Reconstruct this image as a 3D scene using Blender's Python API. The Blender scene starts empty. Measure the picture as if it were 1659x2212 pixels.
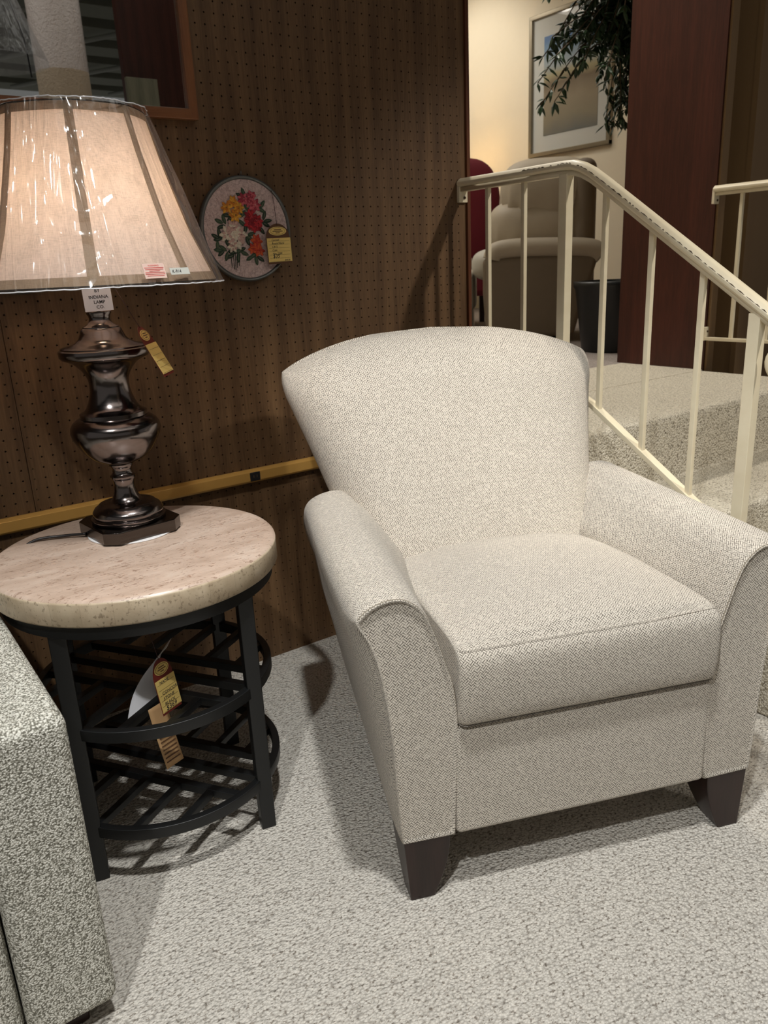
import bpy, bmesh, math, random
from mathutils import Vector, Matrix
random.seed(7)
PI = math.pi
sc = bpy.context.scene
col = sc.collection

# ------------------------------------------------------------------ node helpers
class NT:
    def __init__(s, name):
        s.m = bpy.data.materials.new(name); s.m.use_nodes = True
        s.t = s.m.node_tree; s.t.nodes.clear()
        s.out = s.n('ShaderNodeOutputMaterial')
    def n(s, typ, **kw):
        nd = s.t.nodes.new(typ)
        for k, v in kw.items(): setattr(nd, k, v)
        return nd
    def lk(s, a, b): s.t.links.new(a, b)
    def val(s, sock, v):
        if hasattr(v, 'is_output'): s.lk(v, sock)
        else: sock.default_value = v
    def math(s, op, a, b=0.0, c=0.0, clamp=False):
        nd = s.n('ShaderNodeMath', operation=op); nd.use_clamp = clamp
        s.val(nd.inputs[0], a); s.val(nd.inputs[1], b)
        if len(nd.inputs) > 2: s.val(nd.inputs[2], c)
        return nd.outputs[0]
    def mix(s, fac, a, b):
        nd = s.n('ShaderNodeMix', data_type='RGBA')
        s.val(nd.inputs[0], fac); s.val(nd.inputs[6], a); s.val(nd.inputs[7], b)
        return nd.outputs[2]
    def ramp(s, fac, stops, interp='LINEAR'):
        nd = s.n('ShaderNodeValToRGB'); nd.color_ramp.interpolation = interp
        e = nd.color_ramp.elements
        while len(e) < len(stops): e.new(0.5)
        for i, (p, c) in enumerate(stops): e[i].position = p; e[i].color = c4(c)
        s.val(nd.inputs[0], fac); return nd.outputs[0]
    def coord(s, kind='Object'):
        return s.n('ShaderNodeTexCoord').outputs[kind]
    def mapping(s, v, scale=(1, 1, 1), rot=(0, 0, 0), loc=(0, 0, 0)):
        nd = s.n('ShaderNodeMapping'); s.lk(v, nd.inputs[0])
        nd.inputs['Scale'].default_value = scale; nd.inputs['Rotation'].default_value = rot
        nd.inputs['Location'].default_value = loc
        return nd.outputs[0]
    def noise(s, v, scale, detail=3, rough=.5, dist=0.0, out=0):
        nd = s.n('ShaderNodeTexNoise'); s.lk(v, nd.inputs['Vector'])
        nd.inputs['Scale'].default_value = scale; nd.inputs['Detail'].default_value = detail
        nd.inputs['Roughness'].default_value = rough; nd.inputs['Distortion'].default_value = dist
        return nd.outputs[out]
    def voro(s, v, scale, feature='F1', out='Distance', rand=1.0):
        nd = s.n('ShaderNodeTexVoronoi', feature=feature); s.lk(v, nd.inputs['Vector'])
        nd.inputs['Scale'].default_value = scale; nd.inputs['Randomness'].default_value = rand
        return nd.outputs[out]
    def bump(s, h, strength=.5, dist=.001, normal=None):
        nd = s.n('ShaderNodeBump'); nd.inputs['Strength'].default_value = strength
        nd.inputs['Distance'].default_value = dist; s.lk(h, nd.inputs['Height'])
        if normal: s.lk(normal, nd.inputs['Normal'])
        return nd.outputs[0]
    def bsdf(s, color, rough=.6, metal=0.0, normal=None, spec=.5, final=True, **kw):
        b = s.n('ShaderNodeBsdfPrincipled')
        s.val(b.inputs['Base Color'], color if hasattr(color, 'is_output') else c4(color))
        s.val(b.inputs['Roughness'], rough); s.val(b.inputs['Metallic'], metal)
        b.inputs['Specular IOR Level'].default_value = spec
        if normal: s.lk(normal, b.inputs['Normal'])
        for k, v in kw.items(): s.val(b.inputs[k], v)
        if final: s.lk(b.outputs[0], s.out.inputs[0])
        return b
def c4(c): return (c[0], c[1], c[2], 1.0) if len(c) == 3 else c
def s2l(r, g, b):
    f = lambda v: (v/255/12.92) if v/255 <= .04045 else ((v/255+.055)/1.055)**2.4
    return (f(r), f(g), f(b))
def plain(name, c, rough=.6, metal=0.0, bscale=0, bstr=.2, spec=.5, var=.06, **kw):
    t = NT(name); o = t.coord()
    n = t.noise(o, 18, 4)
    cc = t.mix(t.math('MULTIPLY', n, 1.0), c4([x*(1-var) for x in c]), c4([min(1, x*(1+var)) for x in c]))
    nm = t.bump(t.noise(o, bscale, 3), bstr, .001) if bscale else None
    t.bsdf(cc, rough, metal, nm, spec, **kw); return t.m

# ------------------------------------------------------------------ materials
def mat_weave():
    t = NT('basket_weave_fabric'); uv = t.coord('UV')
    k = 1/.0078
    m = t.mapping(uv, (k, k, 1), (0, 0, PI/4))
    sp = t.n('ShaderNodeSeparateXYZ')
    wob = t.n('ShaderNodeVectorMath', operation='ADD')
    nz = t.n('ShaderNodeTexNoise'); t.lk(m, nz.inputs['Vector']); nz.inputs['Scale'].default_value = .9
    sc_ = t.n('ShaderNodeVectorMath', operation='SCALE'); t.lk(nz.outputs['Color'], sc_.inputs[0]); sc_.inputs[3].default_value = .22
    t.lk(m, wob.inputs[0]); t.lk(sc_.outputs[0], wob.inputs[1]); t.lk(wob.outputs[0], sp.inputs[0])
    x, y = sp.outputs[0], sp.outputs[1]
    fx, fy = t.math('FRACT', x), t.math('FRACT', y)
    par = t.math('FLOORED_MODULO', t.math('ADD', t.math('FLOOR', x), t.math('FLOOR', y)), 2.0)
    def sel(a, b):  # par?a:b
        return t.math('ADD', t.math('MULTIPLY', par, a), t.math('MULTIPLY', t.math('SUBTRACT', 1.0, par), b))
    a, b = sel(fx, fy), sel(fy, fx)
    da = t.math('ABSOLUTE', t.math('SUBTRACT', t.math('FRACT', t.math('MULTIPLY', a, 2.0)), .5))
    db = t.math('ABSOLUTE', t.math('SUBTRACT', b, .5))
    la = t.math('SMOOTH_MIN', 1.0, t.math('MULTIPLY', t.math('SUBTRACT', da, .25), 6.0), .1)
    la = t.math('MAXIMUM', la, 0.0)
    lb = t.math('MAXIMUM', t.math('MULTIPLY', t.math('SUBTRACT', db, .42), 9.0), 0.0)
    line = t.math('MINIMUM', t.math('ADD', la, t.math('MULTIPLY', lb, .7)), 1.0)
    o = t.coord()
    fine = t.noise(o, 900, 3)
    brk = t.ramp(t.noise(o, 210, 2), [(.32, (.15,)*3), (.56, (1,)*3)])
    dark = t.math('MULTIPLY', line, t.math('MULTIPLY', brk, .92))
    big = t.noise(o, 6, 2)
    cream = t.mix(big, c4(s2l(224, 214, 201)), c4(s2l(231, 222, 209)))
    cream = t.mix(t.math('MULTIPLY', t.math('SUBTRACT', fine, .35), .9, clamp=True), cream, c4(s2l(186, 177, 163)))
    cc = t.mix(dark, cream, c4(s2l(66, 58, 48)))
    h = t.math('ADD', t.math('SUBTRACT', 1.0, line), t.math('MULTIPLY', fine, .7))
    nm = t.bump(h, .7, .0013)
    t.bsdf(cc, .92, 0, nm, .15, **{'Sheen Weight': .15}); return t.m
def mat_boucle():
    t = NT('boucle_fabric'); o = t.coord()
    n = t.noise(o, 330, 2, .5)
    wv = t.n('ShaderNodeVectorMath', operation='SCALE'); t.lk(t.noise(o, 300, 2, .5, 0, 1), wv.inputs[0]); wv.inputs[3].default_value = .0022
    ad = t.n('ShaderNodeVectorMath', operation='ADD'); t.lk(o, ad.inputs[0]); t.lk(wv.outputs[0], ad.inputs[1])
    v = t.voro(ad.outputs[0], 400, 'SMOOTH_F1'); vc = t.voro(ad.outputs[0], 400, out='Color')
    se = t.n('ShaderNodeSeparateColor'); t.lk(vc, se.inputs[0])
    q = t.math('ADD', t.math('SUBTRACT', 1.0, t.math('MULTIPLY', v, 1.1)), t.math('MULTIPLY', t.math('SUBTRACT', se.outputs[0], .5), .35))
    q = t.math('ADD', q, t.math('MULTIPLY', t.math('SUBTRACT', n, .5), .7))
    f = t.ramp(q, [(.34, s2l(122, 119, 108)), (.52, s2l(184, 181, 169)), (.72, s2l(238, 235, 225))])
    nm = t.bump(q, .8, .003)
    t.bsdf(f, .95, 0, nm, .1); return t.m
def mat_carpet(name, base, fleck, scale=1.0, rows=True, rot=.35, contrast=1.0):
    t = NT(name); o = t.coord()
    m = t.mapping(o, (scale*1.0, scale*1.35, 1), (0, 0, rot))
    v = t.voro(m, 160); vc = t.voro(m, 160, out='Color')
    bw = t.n('ShaderNodeSeparateColor'); t.lk(vc, bw.inputs[0])
    r = bw.outputs[0]
    big = t.noise(o, 5, 3); mid = t.noise(m, 75, 3)
    c = t.mix(big, c4([x*.95 for x in base]), c4([min(1, x*1.05) for x in base]))
    c = t.mix(t.math('MULTIPLY', r, .28*contrast), c, c4([x*.62 for x in base]))
    fl = t.ramp(t.noise(m, 130, 4, .6), [(.56, (0,)*3), (.62, (1,)*3)])
    fv = t.n('ShaderNodeSeparateColor'); t.lk(fl, fv.inputs[0])
    c = t.mix(t.math('MULTIPLY', fv.outputs[0], .7*contrast), c, c4(fleck))
    gap = t.math('MULTIPLY', t.math('SUBTRACT', v, .5), 1.6, clamp=True)
    c = t.mix(t.math('MULTIPLY', gap, .6), c, c4([x*.6 for x in fleck]))
    h = t.math('ADD', t.math('SUBTRACT', 1.0, v), t.math('MULTIPLY', mid, .8))
    if rows:
        w = t.n('ShaderNodeTexWave', wave_type='BANDS', bands_direction='Y'); t.lk(m, w.inputs[0])
        w.inputs['Scale'].default_value = 26; w.inputs['Distortion'].default_value = 1.2; w.inputs['Detail'].default_value = 1.5
        h = t.math('ADD', h, t.math('MULTIPLY', w.outputs[1], .12))
    nm = t.bump(h, 1.0, .005)
    t.bsdf(c, .97, 0, nm, .05); return t.m
def mat_wood(name, dark, light, rough=.45, sc_=1.0, axis='Z', spec=.4, contrast=1.0, coat=0.0):
    t = NT(name); o = t.coord()
    s = {'Z': (1, 1, .06), 'X': (.06, 1, 1), 'Y': (1, .06, 1)}[axis]
    m = t.mapping(o, tuple(a*sc_ for a in s))
    n1 = t.noise(m, 26, 5, .6, .6); n2 = t.noise(m, 190, 3, .6)
    w = t.n('ShaderNodeTexWave', wave_type='BANDS', bands_direction='X' if axis != 'X' else 'Z'); t.lk(t.mapping(o, tuple(a*sc_ for a in {'Z': (1, 1, .22), 'X': (.22, 1, 1), 'Y': (1, .22, 1)}[axis])), w.inputs[0])
    w.inputs['Scale'].default_value = 4.5; w.inputs['Distortion'].default_value = 7; w.inputs['Detail'].default_value = 2
    w.inputs['Detail Scale'].default_value = .8
    f = t.math('ADD', t.math('MULTIPLY', n1, .45), t.math('ADD', t.math('MULTIPLY', n2, .43), t.math('MULTIPLY', w.outputs[1], .12)))
    c = t.ramp(f, [(.5-.16*contrast, dark), (.5+.18*contrast, light)])
    nm = t.bump(n2, .12, .0006)
    b = t.bsdf(c, rough, 0, nm, spec); b.inputs['Coat Weight'].default_value = coat; b.inputs['Coat Roughness'].default_value = .15
    return t.m
def mat_brushed(name, c, rough=.22, horizontal=True):
    t = NT(name); o = t.coord()
    m = t.mapping(o, (1, 1, 45))
    n = t.noise(m, 40, 4, .6)
    cc = t.mix(n, c4([x*.8 for x in c]), c4([min(1, x*1.2) for x in c]))
    rr = t.math('ADD', t.math('MULTIPLY', n, .14), rough-.07)
    b = t.bsdf(cc, rr, 1.0, t.bump(n, .05, .0003)); b.inputs['Anisotropic'].default_value = .35
    return t.m
def mat_stone():
    t = NT('travertine_laminate'); o = t.coord()
    m = t.mapping(o, (1, 2.6, 1), (0, 0, .12))
    n = t.noise(m, 9, 5, .6, .5)
    c = t.ramp(n, [(.3, s2l(182, 158, 140)), (.55, s2l(202, 179, 162)), (.75, s2l(214, 196, 180))])
    p = t.noise(m, 75, 4, .65, .3); pm = t.noise(m, 14, 3)
    pit = t.ramp(t.math('ADD', p, t.math('MULTIPLY', pm, .22)), [(.69, (0,)*3), (.74, (1,)*3)])
    sv = t.n('ShaderNodeSeparateColor'); t.lk(pit, sv.inputs[0])
    c = t.mix(t.math('MULTIPLY', sv.outputs[0], .62), c, c4(s2l(128, 96, 76)))
    t.bsdf(c, .32, 0, t.bump(t.math('SUBTRACT', 1.0, sv.outputs[0]), .15, .0006), .5); return t.m
def mat_stone_edge():
    t = NT('travertine_edge'); uv = t.coord('UV')
    m = t.mapping(uv, (1, .8, 1))
    n = t.noise(m, 22, 5, .6, .4)
    c = t.ramp(n, [(.3, s2l(176, 156, 130)), (.6, s2l(200, 182, 156)), (.8, s2l(212, 198, 176))])
    p = t.noise(m, 130, 4, .65); pm = t.noise(m, 20, 3)
    pit = t.ramp(t.math('ADD', p, t.math('MULTIPLY', pm, .22)), [(.67, (0,)*3), (.74, (1,)*3)])
    sv = t.n('ShaderNodeSeparateColor'); t.lk(pit, sv.inputs[0])
    c = t.mix(t.math('MULTIPLY', sv.outputs[0], .6), c, c4(s2l(110, 92, 72)))
    sp = t.n('ShaderNodeSeparateXYZ'); t.lk(uv, sp.inputs[0])
    br = t.math('LESS_THAN', t.math('FRACT', t.math('MULTIPLY', sp.outputs[0], 1/.055)), .018)
    blk = t.n('ShaderNodeTexWhiteNoise', noise_dimensions='1D'); t.lk(t.math('FLOOR', t.math('MULTIPLY', sp.outputs[0], 1/.055)), blk.inputs['W'])
    c = t.mix(t.math('MULTIPLY', blk.outputs[0], .18), c, c4(s2l(160, 146, 118)))
    c = t.mix(t.math('MULTIPLY', br, .25), c, c4(s2l(120, 104, 84)))
    t.bsdf(c, .35, 0, None, .45); return t.m
def mat_linen(name, c, transl=.62):
    t = NT(name); uv = t.coord('UV')
    a = t.noise(t.mapping(uv, (1, .10, 1), (0, 0, PI/4)), 800, 3, .6)
    b = t.noise(t.mapping(uv, (.10, 1, 1), (0, 0, PI/4)), 800, 3, .6)
    f = t.math('MULTIPLY', t.math('ADD', a, b), .5)
    big = t.noise(uv, 30, 3)
    f2 = t.math('ADD', t.math('MULTIPLY', f, .8), t.math('MULTIPLY', big, .2))
    cc = t.ramp(f2, [(.38, [x*.74 for x in c]), (.5, c), (.62, [min(1, x*1.12) for x in c])])
    d = t.n('ShaderNodeBsdfDiffuse'); tr = t.n('ShaderNodeBsdfTranslucent'); mx = t.n('ShaderNodeMixShader')
    t.lk(cc, d.inputs[0]); t.lk(cc, tr.inputs[0]); mx.inputs[0].default_value = transl
    t.lk(d.outputs[0], mx.inputs[1]); t.lk(tr.outputs[0], mx.inputs[2]); t.lk(mx.outputs[0], t.out.inputs[0])
    return t.m
def mat_plastic():
    t = NT('clear_plastic_film'); uv = t.coord('UV'); o = t.coord()
    m = t.mapping(uv, (1, .10, 1), (0, 0, .10))
    n = t.noise(m, 16, 2, .5, 1.6); n2 = t.noise(t.mapping(uv, (1, .5, 1), (0, 0, -.5)), 9, 2, .5, 1.2)
    rid = t.math('SUBTRACT', 1.0, t.math('MULTIPLY', t.math('ABSOLUTE', t.math('SUBTRACT', n, .5)), 14.0), clamp=True)
    rid2 = t.math('SUBTRACT', 1.0, t.math('MULTIPLY', t.math('ABSOLUTE', t.math('SUBTRACT', n2, .5)), 16.0), clamp=True)
    h = t.math('ADD', t.math('MULTIPLY', rid, .8), t.math('ADD', t.math('MULTIPLY', rid2, .5), n))
    nm = t.bump(h, .75, .004)
    tr = t.n('ShaderNodeBsdfTransparent'); tr.inputs[0].default_value = (.97, .97, .97, 1)
    g = t.n('ShaderNodeBsdfGlossy'); g.inputs['Roughness'].default_value = .09; t.lk(nm, g.inputs['Normal'])
    lw = t.n('ShaderNodeLayerWeight'); lw.inputs[0].default_value = .25; t.lk(nm, lw.inputs['Normal'])
    f = t.math('ADD', t.math('MULTIPLY', lw.outputs['Facing'], .30), .055, clamp=True)
    mx = t.n('ShaderNodeMixShader'); t.lk(f, mx.inputs[0]); t.lk(tr.outputs[0], mx.inputs[1]); t.lk(g.outputs[0], mx.inputs[2])
    df = t.n('ShaderNodeBsdfTranslucent'); df.inputs[0].default_value = (.9, .88, .9, 1); m2 = t.n('ShaderNodeMixShader'); m2.inputs[0].default_value = .07; t.lk(mx.outputs[0], m2.inputs[1]); t.lk(df.outputs[0], m2.inputs[2]); mx = m2
    t.lk(mx.outputs[0], t.out.inputs[0]); return t.m
def mat_emit(name, c, s):
    t = NT(name); e = t.n('ShaderNodeEmission'); e.inputs[0].default_value = c4(c); e.inputs[1].default_value = s
    t.lk(e.outputs[0], t.out.inputs[0]); return t.m
def mat_rail():
    t = NT('cream_enamel_paint'); o = t.coord()
    n = t.noise(o, 30, 4); n2 = t.noise(o, 7, 3)
    c = t.mix(n, c4(s2l(224, 212, 182)), c4(s2l(238, 228, 202)))
    c = t.mix(t.math('MULTIPLY', t.math('SUBTRACT', n2, .45), 1.2, clamp=True), c, c4(s2l(216, 196, 166)))
    t.bsdf(c, .42, 0, t.bump(n, .15, .001), .45); return t.m
def mat_glitter():
    t = NT('sparkling_plaster'); o = t.coord()
    v = t.voro(o, 90); nzc = t.voro(o, 70, out='Color')
    sp = t.n('ShaderNodeSeparateXYZ'); t.lk(o, sp.inputs[0])
    top = t.math('GREATER_THAN', t.math('ADD', sp.outputs[2], t.math('MULTIPLY', t.noise(o, 9, 2), .02)), 2.25)
    c = t.mix(top, c4(s2l(206, 184, 158)), c4(s2l(232, 216, 208)))
    nm = t.bump(t.noise(o, 60, 3, .7), 1.0, .01)
    b = t.bsdf(c, t.math('SUBTRACT', .8, t.math('MULTIPLY', top, .62)), 0, nm, .6); return t.m

def mat_emboss():
    t = NT('embossed_pink_ground'); o = t.coord(); n = t.noise(o, 115, 3, .6, 1.5)
    t.bsdf(t.ramp(n, [(.35, s2l(184, 158, 154)), (.6, s2l(222, 198, 194))]), .7, 0, t.bump(n, 1.0, .004), .3); return t.m

M = dict(
    weave=mat_weave(), boucle=mat_boucle(),
    carpet=mat_carpet('berber_carpet', s2l(220, 214, 204), s2l(108, 95, 82)),
    stair=mat_carpet('stair_carpet', s2l(232, 224, 206), s2l(116, 104, 88), 1.1, True, PI/2),
    upcarpet=mat_carpet('showroom_carpet', s2l(176, 166, 160), s2l(112, 102, 96), 1.0, False, .2),
    peg=mat_wood('walnut_pegboard', s2l(78, 56, 37), s2l(118, 90, 62), .46, 1.0, 'Z', .35),
    olive=mat_wood('brown_panel_board', s2l(138, 110, 76), s2l(146, 118, 84), .5, 1.0, 'Z', .3, 1.6),
    cherry=mat_wood('dark_cherry_veneer', s2l(58, 27, 18), s2l(80, 39, 28), .38, 1.0, 'Z', .4, .8),
    trimred=mat_wood('red_brown_trim', s2l(80, 42, 22), s2l(108, 62, 36), .4, 1.0, 'Z'),
    frame=mat_wood('chestnut_frame', s2l(116, 72, 44), s2l(140, 92, 58), .38, 1.6, 'X', .4, 1.0, .2),
    legwood=mat_wood('espresso_wood', s2l(36, 23, 19), s2l(48, 31, 27), .35, 1.5, 'Z', .4, .8, .1),
    stone=mat_stone(), edge=mat_stone_edge(),
    black=plain('black_powder_coat', s2l(15, 16, 17), .42, 0, 300, .08),
    lampmetal=mat_brushed('brushed_bronze', s2l(122, 114, 112), .17),
    lampdark=mat_brushed('dark_bronze', s2l(90, 84, 80), .16),
    linen=mat_linen('linen_shade', s2l(232, 216, 208)),
    linen2=mat_linen('amber_lining', s2l(232, 196, 150)),
    rib=mat_linen('shade_tape', s2l(160, 138, 116), .22),
    plastic=mat_plastic(),
    paper=plain('white_card', s2l(238, 238, 244), .6, var=.01),
    ink=plain('dark_ink', s2l(48, 46, 50), .7), redink=plain('red_ink', s2l(196, 88, 82), .7),
    greytape=plain('grey_tape', s2l(190, 190, 182), .5, var=.02),
    warnpaper=plain('warning_paper', s2l(206, 176, 164), .6, var=.02),
    yellow=plain('yellow_ticket', s2l(232, 202, 120), .65, var=.03),
    tagbrown=plain('brown_ticket', s2l(92, 58, 34), .5), tagred=plain('maroon_ticket', s2l(108, 34, 26), .5),
    tagtan=plain('kraft_ticket', s2l(196, 156, 110), .6),
    gold=plain('gold_metal', s2l(206, 158, 84), .32, .35, 200, .04, var=.03),
    rail=mat_rail(), chip=plain('chipped_primer', s2l(84, 66, 46), .7),
    pewter=plain('pewter_rim', s2l(112, 114, 112), .35, .6, 60, .5, var=.3),
    feltpink=mat_emboss(),
    mirror=plain('mirror_glass', (.72, .75, .76), .01, 1.0, var=0),
    cream=plain('cream_wall_paint', s2l(232, 222, 200), .75, var=.02),
    ceil=plain('dark_ceiling_paint', s2l(66, 74, 78), .8), beam=plain('ceiling_beam', s2l(150, 150, 136), .8),
    pipe=plain('pale_conduit', s2l(176, 176, 166), .6),
    wire=plain('black_wire', s2l(26, 22, 22), .4), cord=plain('tag_cord', s2l(60, 30, 28), .7),
    recl=plain('taupe_leather', s2l(192, 180, 160), .55, 0, 90, .25), recl_shaded=plain('taupe_leather_shaded', s2l(128, 114, 96), .55, 0, 90, .25),  # same leather twice; darker copy paints shade on the recliner's side and back
    maroon=plain('maroon_velvet', s2l(112, 22, 38), .8, 0, 60, .3),
    creamsofa=plain('cream_leather', s2l(206, 202, 190), .6, 0, 60, .2),
    leaf=plain('ficus_leaf', s2l(46, 68, 42), .38, var=.4), bark=plain('ficus_bark', s2l(96, 78, 58), .8, 0, 60, .6),
    pot=plain('black_pot', s2l(26, 28, 28), .35), soil=plain('potting_soil', s2l(60, 48, 38), .95),
    mat_=plain('picture_mat', s2l(206, 208, 204), .7, var=.01), picframe=plain('silver_frame', s2l(138, 128, 108), .35, .4),
    glitter=mat_glitter(), greybd=mat_wood('grey_board', s2l(120, 118, 100), s2l(150, 146, 124), .6, 1.0, 'Z'),
    white=plain('white_ceramic', s2l(232, 230, 224), .4, var=.01),
    pad=plain('white_felt_pad', s2l(224, 222, 222), .8, var=.01),
    lampglow=mat_linen('white_shade', s2l(236, 226, 204), .7),
)
def flower_mat(n, c): return plain('petal_'+n, s2l(*c), .7, 0, 400, .5, var=.14)
for n, c in dict(yellow=(226, 164, 56), gold=(206, 128, 40), pink=(206, 96, 108), rose=(166, 52, 70), red=(186, 38, 48), crimson=(140, 22, 36),
                 white=(226, 214, 196), blush=(208, 170, 160), orange=(214, 92, 48), coral=(190, 60, 40), green=(62, 84, 62), darkgreen=(40, 60, 44), plum=(80, 36, 44)).items():
    M['f_'+n] = flower_mat(n, c)

# ------------------------------------------------------------------ mesh helpers
def empty(name, loc, rz=0, label=None, cat=None, group=None):
    o = bpy.data.objects.new(name, None); col.objects.link(o)
    o.empty_display_size = .05
    o.location = loc; o.rotation_euler = (0, 0, rz)
    if label: tag(o, label, cat, group)
    return o
def tag(o, label, cat, group=None, kind=None):
    if label: o['label'] = label
    if cat: o['category'] = cat
    if group: o['group'] = group
    if kind: o['kind'] = kind
    return o
def struct(o): o['kind'] = 'structure'; return o
class G:
    def __init__(s): s.v = []; s.f = []; s.uv = []; s.mi = []; s.sm = []
    def add(s, v, f, uv=None, mi=0, sm=False):
        b = len(s.v); s.v += [tuple(p) for p in v]
        for i, fc in enumerate(f):
            s.f.append([b+k for k in fc]); s.mi.append(mi); s.sm.append(sm)
            s.uv.append(uv[i] if uv else None)
        return s
def box(cx, cy, cz, sx, sy, sz):
    x, y, z = sx/2, sy/2, sz/2
    v = [(cx+a*x, cy+b*y, cz+c*z) for a in (-1, 1) for b in (-1, 1) for c in (-1, 1)]
    f = [(0, 1, 3, 2), (4, 6, 7, 5), (0, 4, 5, 1), (2, 3, 7, 6), (0, 2, 6, 4), (1, 5, 7, 3)]
    return v, f
def obj(name, g, mats, parent=None, bevel=0, seg=2, subs=0, smooth=None, loc=None, rot=None, rawbevel=False):
    if isinstance(g, tuple): g = G().add(*g)
    me = bpy.data.meshes.new(name); me.from_pydata(g.v, [], g.f); 
    if not isinstance(mats, (list, tuple)): mats = [mats]
    for m in mats: me.materials.append(m)
    uvl = me.uv_layers.new(name='UVMap')
    for p in me.polygons:
        p.material_index = g.mi[p.index]
        p.use_smooth = g.sm[p.index] if smooth is None else smooth
        u = g.uv[p.index]
        for k, li in enumerate(p.loop_indices):
            if u: uvl.data[li].uv = u[k]
            else:
                c = me.vertices[me.loops[li].vertex_index].co; n = p.normal
                a = max(range(3), key=lambda i: abs(n[i]))
                uvl.data[li].uv = ((c.y, c.z), (c.x, c.z), (c.x, c.y))[a]
    bm = bmesh.new(); bm.from_mesh(me); bmesh.ops.recalc_face_normals(bm, faces=bm.faces); bm.to_mesh(me); bm.free()
    o = bpy.data.objects.new(name, me); col.objects.link(o)
    if parent: o.parent = parent
    if loc: o.location = loc
    if rot: o.rotation_euler = rot
    if bevel:
        b = o.modifiers.new('bevel', 'BEVEL'); b.width = bevel; b.segments = seg; b.limit_method = 'ANGLE'; b.angle_limit = .6
        for p in me.polygons: p.use_smooth = True
        w = o.modifiers.new('wn', 'WEIGHTED_NORMAL'); w.keep_sharp = True
    if subs:
        s = o.modifiers.new('sub', 'SUBSURF'); s.levels = subs; s.render_levels = subs
    return o
def loft(rings, closed=True, cap0=True, cap1=True, uvscale=1.0, vlen=None):
    n = len(rings[0]); v = [p for r in rings for p in r]; f = []; uv = []
    arcs = []
    ref = rings[len(rings)//2]
    a = [0.0]
    for i in range(n if closed else n-1): a.append(a[-1]+(Vector(ref[(i+1) % n])-Vector(ref[i])).length)
    vv = [0.0]
    for j in range(len(rings)-1):
        d = sum((Vector(rings[j+1][i])-Vector(rings[j][i])).length for i in range(0, n, max(1, n//8)))/len(range(0, n, max(1, n//8)))
        vv.append(vv[-1]+d)
    for j in range(len(rings)-1):
        for i in range(n if closed else n-1):
            k = (i+1) % n
            f.append((j*n+i, j*n+k, (j+1)*n+k, (j+1)*n+i))
            uv.append([(a[i], vv[j]), (a[i+1], vv[j]), (a[i+1], vv[j+1]), (a[i], vv[j+1])])
    g = G().add(v, f, uv, 0, True)
    for c, r in ((cap0, 0), (cap1, len(rings)-1)):
        if c:
            g.f.append([r*n+i for i in range(n)]); g.uv.append(None); g.mi.append(0); g.sm.append(False)
    return g
def lathe(prof, n=48, cx=0, cy=0, smooth=True, cap=True):
    rings = [[(cx+r*math.cos(2*PI*i/n), cy+r*math.sin(2*PI*i/n), z) for i in range(n)] for r, z in prof]
    g = loft(rings, True, cap, cap); return g
def tube(path, r, n=8, closed=False, sect=None, up=(0, 0, 1)):
    """sweep a circle (r) or a section list of (a,b) offsets along a path"""
    P = [Vector(p) for p in path]; rings = []; up = Vector(up)
    for i, p in enumerate(P):
        if closed: t = (P[(i+1) % len(P)]-P[i-1]).normalized()
        else: t = (P[min(i+1, len(P)-1)]-P[max(i-1, 0)]).normalized()
        s = t.cross(up)
        if s.length < 1e-4: s = t.cross(Vector((1, 0, 0)))
        s.normalize(); u = s.cross(t).normalized()
        rr = r[i] if isinstance(r, (list, tuple)) else r
        pts = sect or [(rr*math.cos(2*PI*k/n), rr*math.sin(2*PI*k/n)) for k in range(n)]
        rings.append([tuple(p+s*a+u*b) for a, b in pts])
    if closed: rings.append(rings[0])
    g = loft(rings, True, not closed, not closed)
    return g
def rect(w, h): return [(-w/2, -h/2), (w/2, -h/2), (w/2, h/2), (-w/2, h/2)]
def merge(*gs):
    r = G()
    for g in gs:
        if isinstance(g, tuple): g = G().add(*g)
        b = len(r.v); r.v += g.v; r.f += [[k+b for k in f] for f in g.f]; r.uv += g.uv; r.mi += g.mi; r.sm += g.sm
    return r
def xf(g, m):
    if isinstance(g, tuple): g = G().add(*g)
    g.v = [tuple(m @ Vector(p)) for p in g.v]; return g
def cat_rom(pts, k=4, closed=False):
    out = []; n = len(pts)
    for i in range(n if closed else n-1):
        if closed: p0, p1, p2, p3 = (Vector(pts[(i+d) % n]) for d in (-1, 0, 1, 2))
        else: p0, p1, p2, p3 = Vector(pts[max(i-1, 0)]), Vector(pts[i]), Vector(pts[i+1]), Vector(pts[min(i+2, n-1)])
        for j in range(k):
            t = j/k
            out.append(tuple(.5*((2*p1)+(p2-p0)*t+(2*p0-5*p1+4*p2-p3)*t*t+(3*p1-p0-3*p2+p3)*t**3)))
    if not closed: out.append(tuple(pts[-1]))
    return out
def text(s, size, mat, parent, loc, rot=(PI/2, 0, 0), name='lettering', align='CENTER', shear=0, bold=0):
    cu = bpy.data.curves.new('t', 'FONT'); cu.body = s; cu.size = size; cu.align_x = align; cu.extrude = .0001; cu.shear = shear; cu.offset = bold; cu.resolution_u = 3
    to = bpy.data.objects.new('t', cu); col.objects.link(to)
    dg = bpy.context.evaluated_depsgraph_get(); dg.update()
    me = bpy.data.meshes.new_from_object(to.evaluated_get(dg)); bpy.data.objects.remove(to); 
    me.materials.clear(); me.materials.append(mat); me.name = name
    o = bpy.data.objects.new(name, me); col.objects.link(o)
    if parent: o.parent = parent
    o.location = loc; o.rotation_euler = rot; return o

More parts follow.
